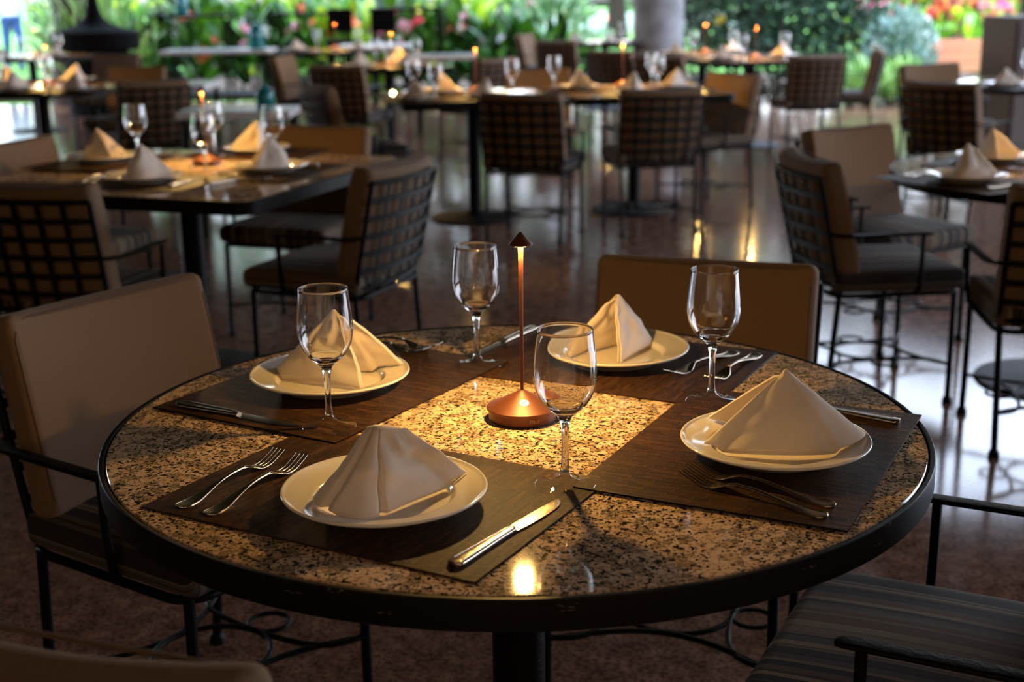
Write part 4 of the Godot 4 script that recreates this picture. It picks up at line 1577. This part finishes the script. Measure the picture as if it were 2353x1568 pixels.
func flower_mesh(r: float) -> ArrayMesh:
	var b := MB.new()
	for k in 9:
		var a := TAU * k / 9.0
		var ring := k % 3
		var up := 0.25 + 0.35 * ring
		var rows := []
		for j in 4:
			var t := j / 3.0
			var d := Vector3(cos(a), up, sin(a)).normalized()
			var side := Vector3(-sin(a), 0, cos(a)) * (r * 0.42 * sin(PI * (0.12 + 0.8 * t)))
			var p := d * (r * t) + Vector3(0, r * 0.15 * t * t, 0)
			rows.append(PackedVector3Array([p - side, p, p + side]))
		b.grid(rows, false, false, false)
	b.lathe([Vector2(0, -r * 0.1), Vector2(r * 0.2, 0), Vector2(r * 0.24, r * 0.25), Vector2(r * 0.12, r * 0.5), Vector2(0, r * 0.55)], 8)
	return b.mesh()


func foliage(parent: Node3D, leaf: Mesh, n: int, size: Vector3, at: Vector3, cols: Array, upright := 0.3, seedn := 1) -> void:
	var r := RandomNumberGenerator.new()
	r.seed = seedn
	var mm := MultiMesh.new()
	mm.transform_format = MultiMesh.TRANSFORM_3D
	mm.use_colors = true
	mm.mesh = leaf
	mm.instance_count = n
	for k in n:
		var d := Vector3(r.randfn(), r.randfn(), r.randfn()).normalized()
		var rad := pow(r.randf(), 0.45)
		var p := at + d * size * 0.5 * rad
		if p.y < 0.02: p.y = r.randf_range(0.02, 0.2)
		var dir := (d + Vector3(0, upright * 2.5, 0) + Vector3(r.randfn(), r.randfn(), r.randfn()) * 0.35).normalized()
		var x := dir.cross(Vector3(r.randfn(), r.randfn(), r.randfn())).normalized()
		var s := r.randf_range(0.65, 1.25)
		mm.set_instance_transform(k, Transform3D(Basis(x, dir, x.cross(dir)) * Basis.from_scale(Vector3.ONE * s), p))
		var c: Color = cols[r.randi_range(0, cols.size() - 1)]
		var j := r.randf_range(0.8, 1.2)
		c = c.srgb_to_linear()
		mm.set_instance_color(k, Color(c.r * j, c.g * j, c.b * j))
	var o := MultiMeshInstance3D.new()
	o.name = "foliage"
	o.multimesh = mm
	o.material_override = M.leaf
	o.set_meta("kind", "stuff")
	parent.add_child(o, true)


var plant_count := 0

func shrub(called: String, label: String, x: float, f: float, size: Vector3, leaf: Mesh, n: int, cols: Array, upright := 0.3, flowers: Array = [], category := "plant", group := "", raise := 0.0) -> Node3D:
	plant_count += 1
	var t := thing(called, label, category, P(x, f), 0.0, group)
	foliage(t, leaf, n, size, Vector3(0, size.y * 0.48 + raise, 0), cols, upright, 100 + plant_count)
	var r := RandomNumberGenerator.new()
	r.seed = 500 + plant_count
	var b := MB.new()
	for k in 5:
		var a := TAU * k / 5.0
		b.tube([Vector3(cos(a) * 0.03, 0, sin(a) * 0.03), Vector3(cos(a) * size.x * 0.12, size.y * 0.4, sin(a) * size.z * 0.12), Vector3(cos(a) * size.x * 0.22, size.y * 0.75, sin(a) * size.z * 0.22)], 0.012, 5)
	part("stem", b.mesh(), M.bark, t)
	for q in flowers:
		for k in q[1]:
			var a := r.randf_range(-0.2, PI + 0.2)
			var h := r.randf_range(0.45, 1.02)
			var rr := sqrt(maxf(0.05, 1.0 - pow(h * 2.0 - 1.0, 2.0)))
			part("flower", proto[q[2] if q.size() > 2 else "flower"], M[q[0]], t, Vector3(cos(a) * minf(size.x * 0.5, 0.34) * rr, size.y * h + raise, sin(a) * size.z * 0.5 * rr), Vector3(0.9, r.randf() * TAU, 0))
	return t


func tree(label: String, x: float, f: float, h: float, crown: Vector3, cols: Array, r0 := 0.16) -> void:
	plant_count += 1
	var t := thing("garden_tree", label, "tree", P(x, f), 0.0, "garden trees")
	var b := MB.new()
	var rr := RandomNumberGenerator.new()
	rr.seed = 900 + plant_count
	var path := []
	var sc := []
	var sec := []
	for k in 12: sec.append(Vector2(cos(TAU * k / 12), sin(TAU * k / 12)))
	for k in 9:
		var q := k / 8.0
		path.append(Vector3(0.12 * sin(q * 3.0 + plant_count), h * q, 0.1 * sin(q * 2.0)))
		sc.append(Vector2.ONE * r0 * (1.0 + 0.6 * pow(1.0 - q, 6.0)) * lerpf(1.0, 0.4, q))
	b.sweep(path, sec, Vector3(0, 0, 1), sc)
	for k in 6:
		var a := TAU * k / 6.0 + rr.randf()
		var y := h * rr.randf_range(0.55, 0.85)
		b.tube([Vector3(0, y, 0), Vector3(cos(a) * crown.x * 0.2, y + 0.5, sin(a) * crown.z * 0.2), Vector3(cos(a) * crown.x * 0.38, y + 0.9, sin(a) * crown.z * 0.38)], r0 * 0.3, 6)
	part("trunk", b.mesh(), M.bark, t)
	foliage(t, proto.leaf_tree, 2600, crown, Vector3(0, h * 0.5 + crown.y * 0.42, 0), cols, 0.0, 700 + plant_count)


func garden() -> void:
	struct("lawn", boxm(Vector3(120, 0.1, 70), 0.01), M.lawn, P(0, 52.6, -0.08))
	struct("garden_path", boxm(Vector3(10, 0.12, 6), 0.01), M.garden_path, P(9.6, 17.6, -0.075))
	struct("flower_bed", boxm(Vector3(9.5, 0.12, 4.4), 0.02), M.soil, P(-3.2, 20.3, -0.03))
	struct("hedge_bed", boxm(Vector3(5.6, 0.12, 4.0), 0.02), M.soil, P(4.2, 19.7, -0.03))
	proto.leaf_small = leaf_mesh(0.10, 0.05)
	proto.leaf_big = leaf_mesh(0.34, 0.15)
	proto.leaf_tree = leaf_mesh(0.42, 0.22)
	proto.leaf_broad = leaf_mesh(0.42, 0.15, 0.35)
	proto.leaf_blade = leaf_mesh(0.55, 0.028, 0.5)
	proto.leaf_tuft = leaf_mesh(0.30, 0.022, 0.5)
	proto.flower = flower_mesh(0.085)
	proto.flower_big = flower_mesh(0.14)
	var deep := [Color8(40, 84, 22), Color8(60, 110, 26), Color8(88, 140, 34), Color8(32, 62, 22)]
	var lime := [Color8(150, 190, 40), Color8(190, 210, 50), Color8(120, 170, 50), Color8(96, 150, 60)]
	var mid := [Color8(100, 136, 86), Color8(124, 156, 110), Color8(80, 114, 70), Color8(146, 172, 130)]
	var dark := [Color8(30, 58, 34), Color8(44, 76, 46), Color8(60, 94, 66), Color8(24, 44, 28), Color8(84, 116, 92)]
	var dusk := [Color8(58, 66, 50), Color8(76, 80, 60), Color8(50, 56, 46), Color8(92, 92, 72)]
	var silver := [Color8(138, 166, 152), Color8(110, 142, 126), Color8(160, 184, 174), Color8(84, 112, 98)]
	var grass := [Color8(150, 190, 90), Color8(120, 172, 84), Color8(176, 204, 120), Color8(100, 156, 70)]
	# flower bed: broad-leaved plants in a row
	var row := [
		[-5.9, 19.4, 1.15, mid, [["petal_white", 4], ["petal_pink", 2]], "pale green flowering plant left of the flower bed"],
		[-5.1, 19.0, 0.95, deep, [["petal_white", 5], ["petal_pink", 3]], "leafy plant with white flowers at the bed's left end"],
		[-4.3, 18.7, 1.05, deep, [["petal_orange", 3, "flower_big"], ["petal_white", 4], ["petal_pink", 2]], "leafy plant with orange and white flowers behind the long console"],
		[-3.5, 18.8, 1.0, deep, [["petal_red", 2], ["petal_white", 5], ["petal_pink", 3]], "leafy plant with red and white flowers behind the long console"],
		[-2.75, 18.9, 1.1, deep, [["petal_pink", 5], ["petal_orange", 2]], "leafy plant with pink flowers behind the big teal bottle"],
		[-2.1, 18.6, 1.15, lime, [["petal_orange", 3, "flower_big"], ["petal_pink", 4], ["petal_yellow", 2]], "lime plant with orange and pink flowers behind the bar stools"],
		[-1.4, 18.8, 1.15, deep, [["petal_pink", 4, "flower_big"], ["petal_red", 3], ["petal_yellow", 2], ["petal_white", 2]], "leafy plant with red and pink flowers at the bed's middle"],
		[-0.75, 18.7, 1.05, deep, [["petal_orange", 3], ["petal_white", 4], ["petal_pink", 2]], "leafy plant with orange and white flowers right of the middle"],
		[-0.1, 18.5, 0.9, deep, [["petal_pink", 3], ["petal_white", 3]], "low leafy plant with pink flowers near the bed's right end"],
		[0.5, 18.3, 0.75, deep, [["petal_white", 2]], "low bright green plant at the bed's right end"],
	]
	for q in row:
		shrub("flowering_plant", q[5], q[0], q[1], Vector3(1.05, q[2], 0.9), proto.leaf_broad, 130, q[3], 0.5, q[4], "plant", "plants in the flower bed")
	for k in 6:
		shrub("lime_bush", "lime green sunlit bush behind the flower bed, %s from the left" % ["first", "second", "third", "fourth", "fifth", "sixth"][k], -6.6 + 1.45 * k, 22.6 + 0.4 * (k % 2), Vector3(1.7, 1.6, 1.4), proto.leaf_big, 260, [lime, mid, lime, mid, lime, mid][k], 0.2, [["petal_pink", 2]], "bush", "bushes behind the flower bed")
	shrub("grassy_plant", "arching grass plant right of the parasol post", -5.0, 16.9, Vector3(1.2, 1.3, 1.0), proto.leaf_blade, 260, grass, 0.8, [], "plant")
	shrub("grassy_plant", "round green bush left of the parasol post", -6.6, 20.4, Vector3(1.1, 1.4, 1.0), proto.leaf_small, 700, mid, 0.3, [], "plant")
	# hedge right of the column
	for k in 5:
		shrub("hedge_bush", "dark green hedge bush, %s right of the grey column" % ["first", "second", "third", "fourth", "fifth", "sixth"][k], 2.35 + 0.5 * k, 17.0 + 0.25 * (k % 2) + 0.1 * k, Vector3(1.1, 1.95, 1.0), proto.leaf_small, 1500, dark, 0.15, [["petal_pink", [2, 1, 2, 1, 2, 1][k]], ["petal_yellow", [1, 0, 1, 0, 0, 1][k]]], "bush", "dark hedge bushes")
	for k in 3:
		shrub("silver_bush", "silvery grey bush %s the path" % ["beside the hedge at", "in the middle before", "with a pink flower nearest"][k], [4.72, 4.98, 5.3][k], [16.7, 17.5, 18.3][k], Vector3(0.8, [1.05, 1.15, 1.0][k], 0.8), proto.leaf_small, 1100, silver, 0.3, [["petal_magenta", [0, 1, 2][k]], ["petal_white", [2, 1, 0][k]]], "bush", "silver bushes by the path")
	for k in 4:
		shrub("ornamental_grass", "yellow green grass tuft, %s along the path" % ["first", "second", "third", "fourth"][k], [3.95, 4.2, 4.45, 4.7][k], [15.75, 16.0, 15.9, 16.2][k], Vector3(0.62, 0.36, 0.5), proto.leaf_tuft, 260, grass, 0.9, [], "grass", "grass tufts along the path")
	# red flowers, planter and lawn on the right
	for k in 5:
		shrub("red_flower_bush", "red and pink flowering bush, %s beyond the planter" % ["first", "second", "third", "fourth", "fifth"][k], 6.9 + 1.0 * k, 25.6 + 0.3 * (k % 2), Vector3(1.3, 1.5, 1.1), proto.leaf_broad, 110, lime + [Color8(200, 120, 80)], 0.4, [["petal_red", 10, "flower_big"], ["petal_orange", 10, "flower_big"], ["petal_pink", 9, "flower_big"], ["petal_magenta", 4, "flower_big"]], "bush", "red flower bushes on the right")
	var t := thing("wooden_planter", "reddish wooden planter box beside the garden path", "planter", P(7.1, 21.6), 0.05)
	for k in 3: part("board", boxm(Vector3(1.9, 0.16, 0.04), 0.006), M.red_timber, t, Vector3(0, 0.09 + 0.165 * k, 0.3))
	for k in 3: part("board", boxm(Vector3(1.9, 0.16, 0.04), 0.006), M.red_timber, t, Vector3(0, 0.09 + 0.165 * k, -0.3))
	for sx in [-1.0, 1.0]: part("end_post", boxm(Vector3(0.1, 0.52, 0.66), 0.01), M.red_timber, t, Vector3(sx * 0.95, 0.26, 0))
	part("soil", boxm(Vector3(1.8, 0.06, 0.56), 0.01), M.soil, t, Vector3(0, 0.44, 0))
	t = thing("retaining_wall", "low pale stone wall across the lawn far behind", "wall", P(1.5, 44.0), 0.0)
	for k in 8: part("stone_block", boxm(Vector3(1.46, 0.5, 0.4), 0.02), M.pale_stone, t, Vector3(-5.2 + 1.5 * k, 0.25, 0))
	# trees behind
	var spots := [[-12.5, 29, 4.5], [-7.6, 27, 4.0], [-2.6, 30, 4.6], [2.4, 32, 4.5], [5.9, 33, 5.6], [9.4, 29, 6.0], [-18, 33, 5.0], [14.2, 31, 6.4]]
	for k in spots.size():
		var q: Array = spots[k]
		tree("tall garden tree with leafy crown, %s from the left" % ["third", "fourth", "fifth", "sixth", "seventh", "eighth", "first", "ninth"][k], q[0], q[1], q[2], Vector3(7.0, 4.4 if k in [4, 5, 7] else 6.0, 5.0), [dusk, mid, dusk, dusk, mid, dusk, dusk, mid][k], 0.2)
	tree("brown tree trunk beside the parasol post at the far left", -5.55, 17.4, 6.4, Vector3(4.5, 2.6, 1.6), mid, 0.19)
	for k in 9:
		shrub("far_hedge", "far hedge bush at the end of the lawn, %s from the left" % ["first", "second", "third", "fourth", "fifth", "sixth", "seventh", "eighth", "ninth"][k], -24.0 + 6.0 * k, 50.0, Vector3(7.0, 5.0, 3.0), proto.leaf_big, 900, [mid, lime, deep][k % 3], 0.1, [], "hedge", "far hedge bushes")
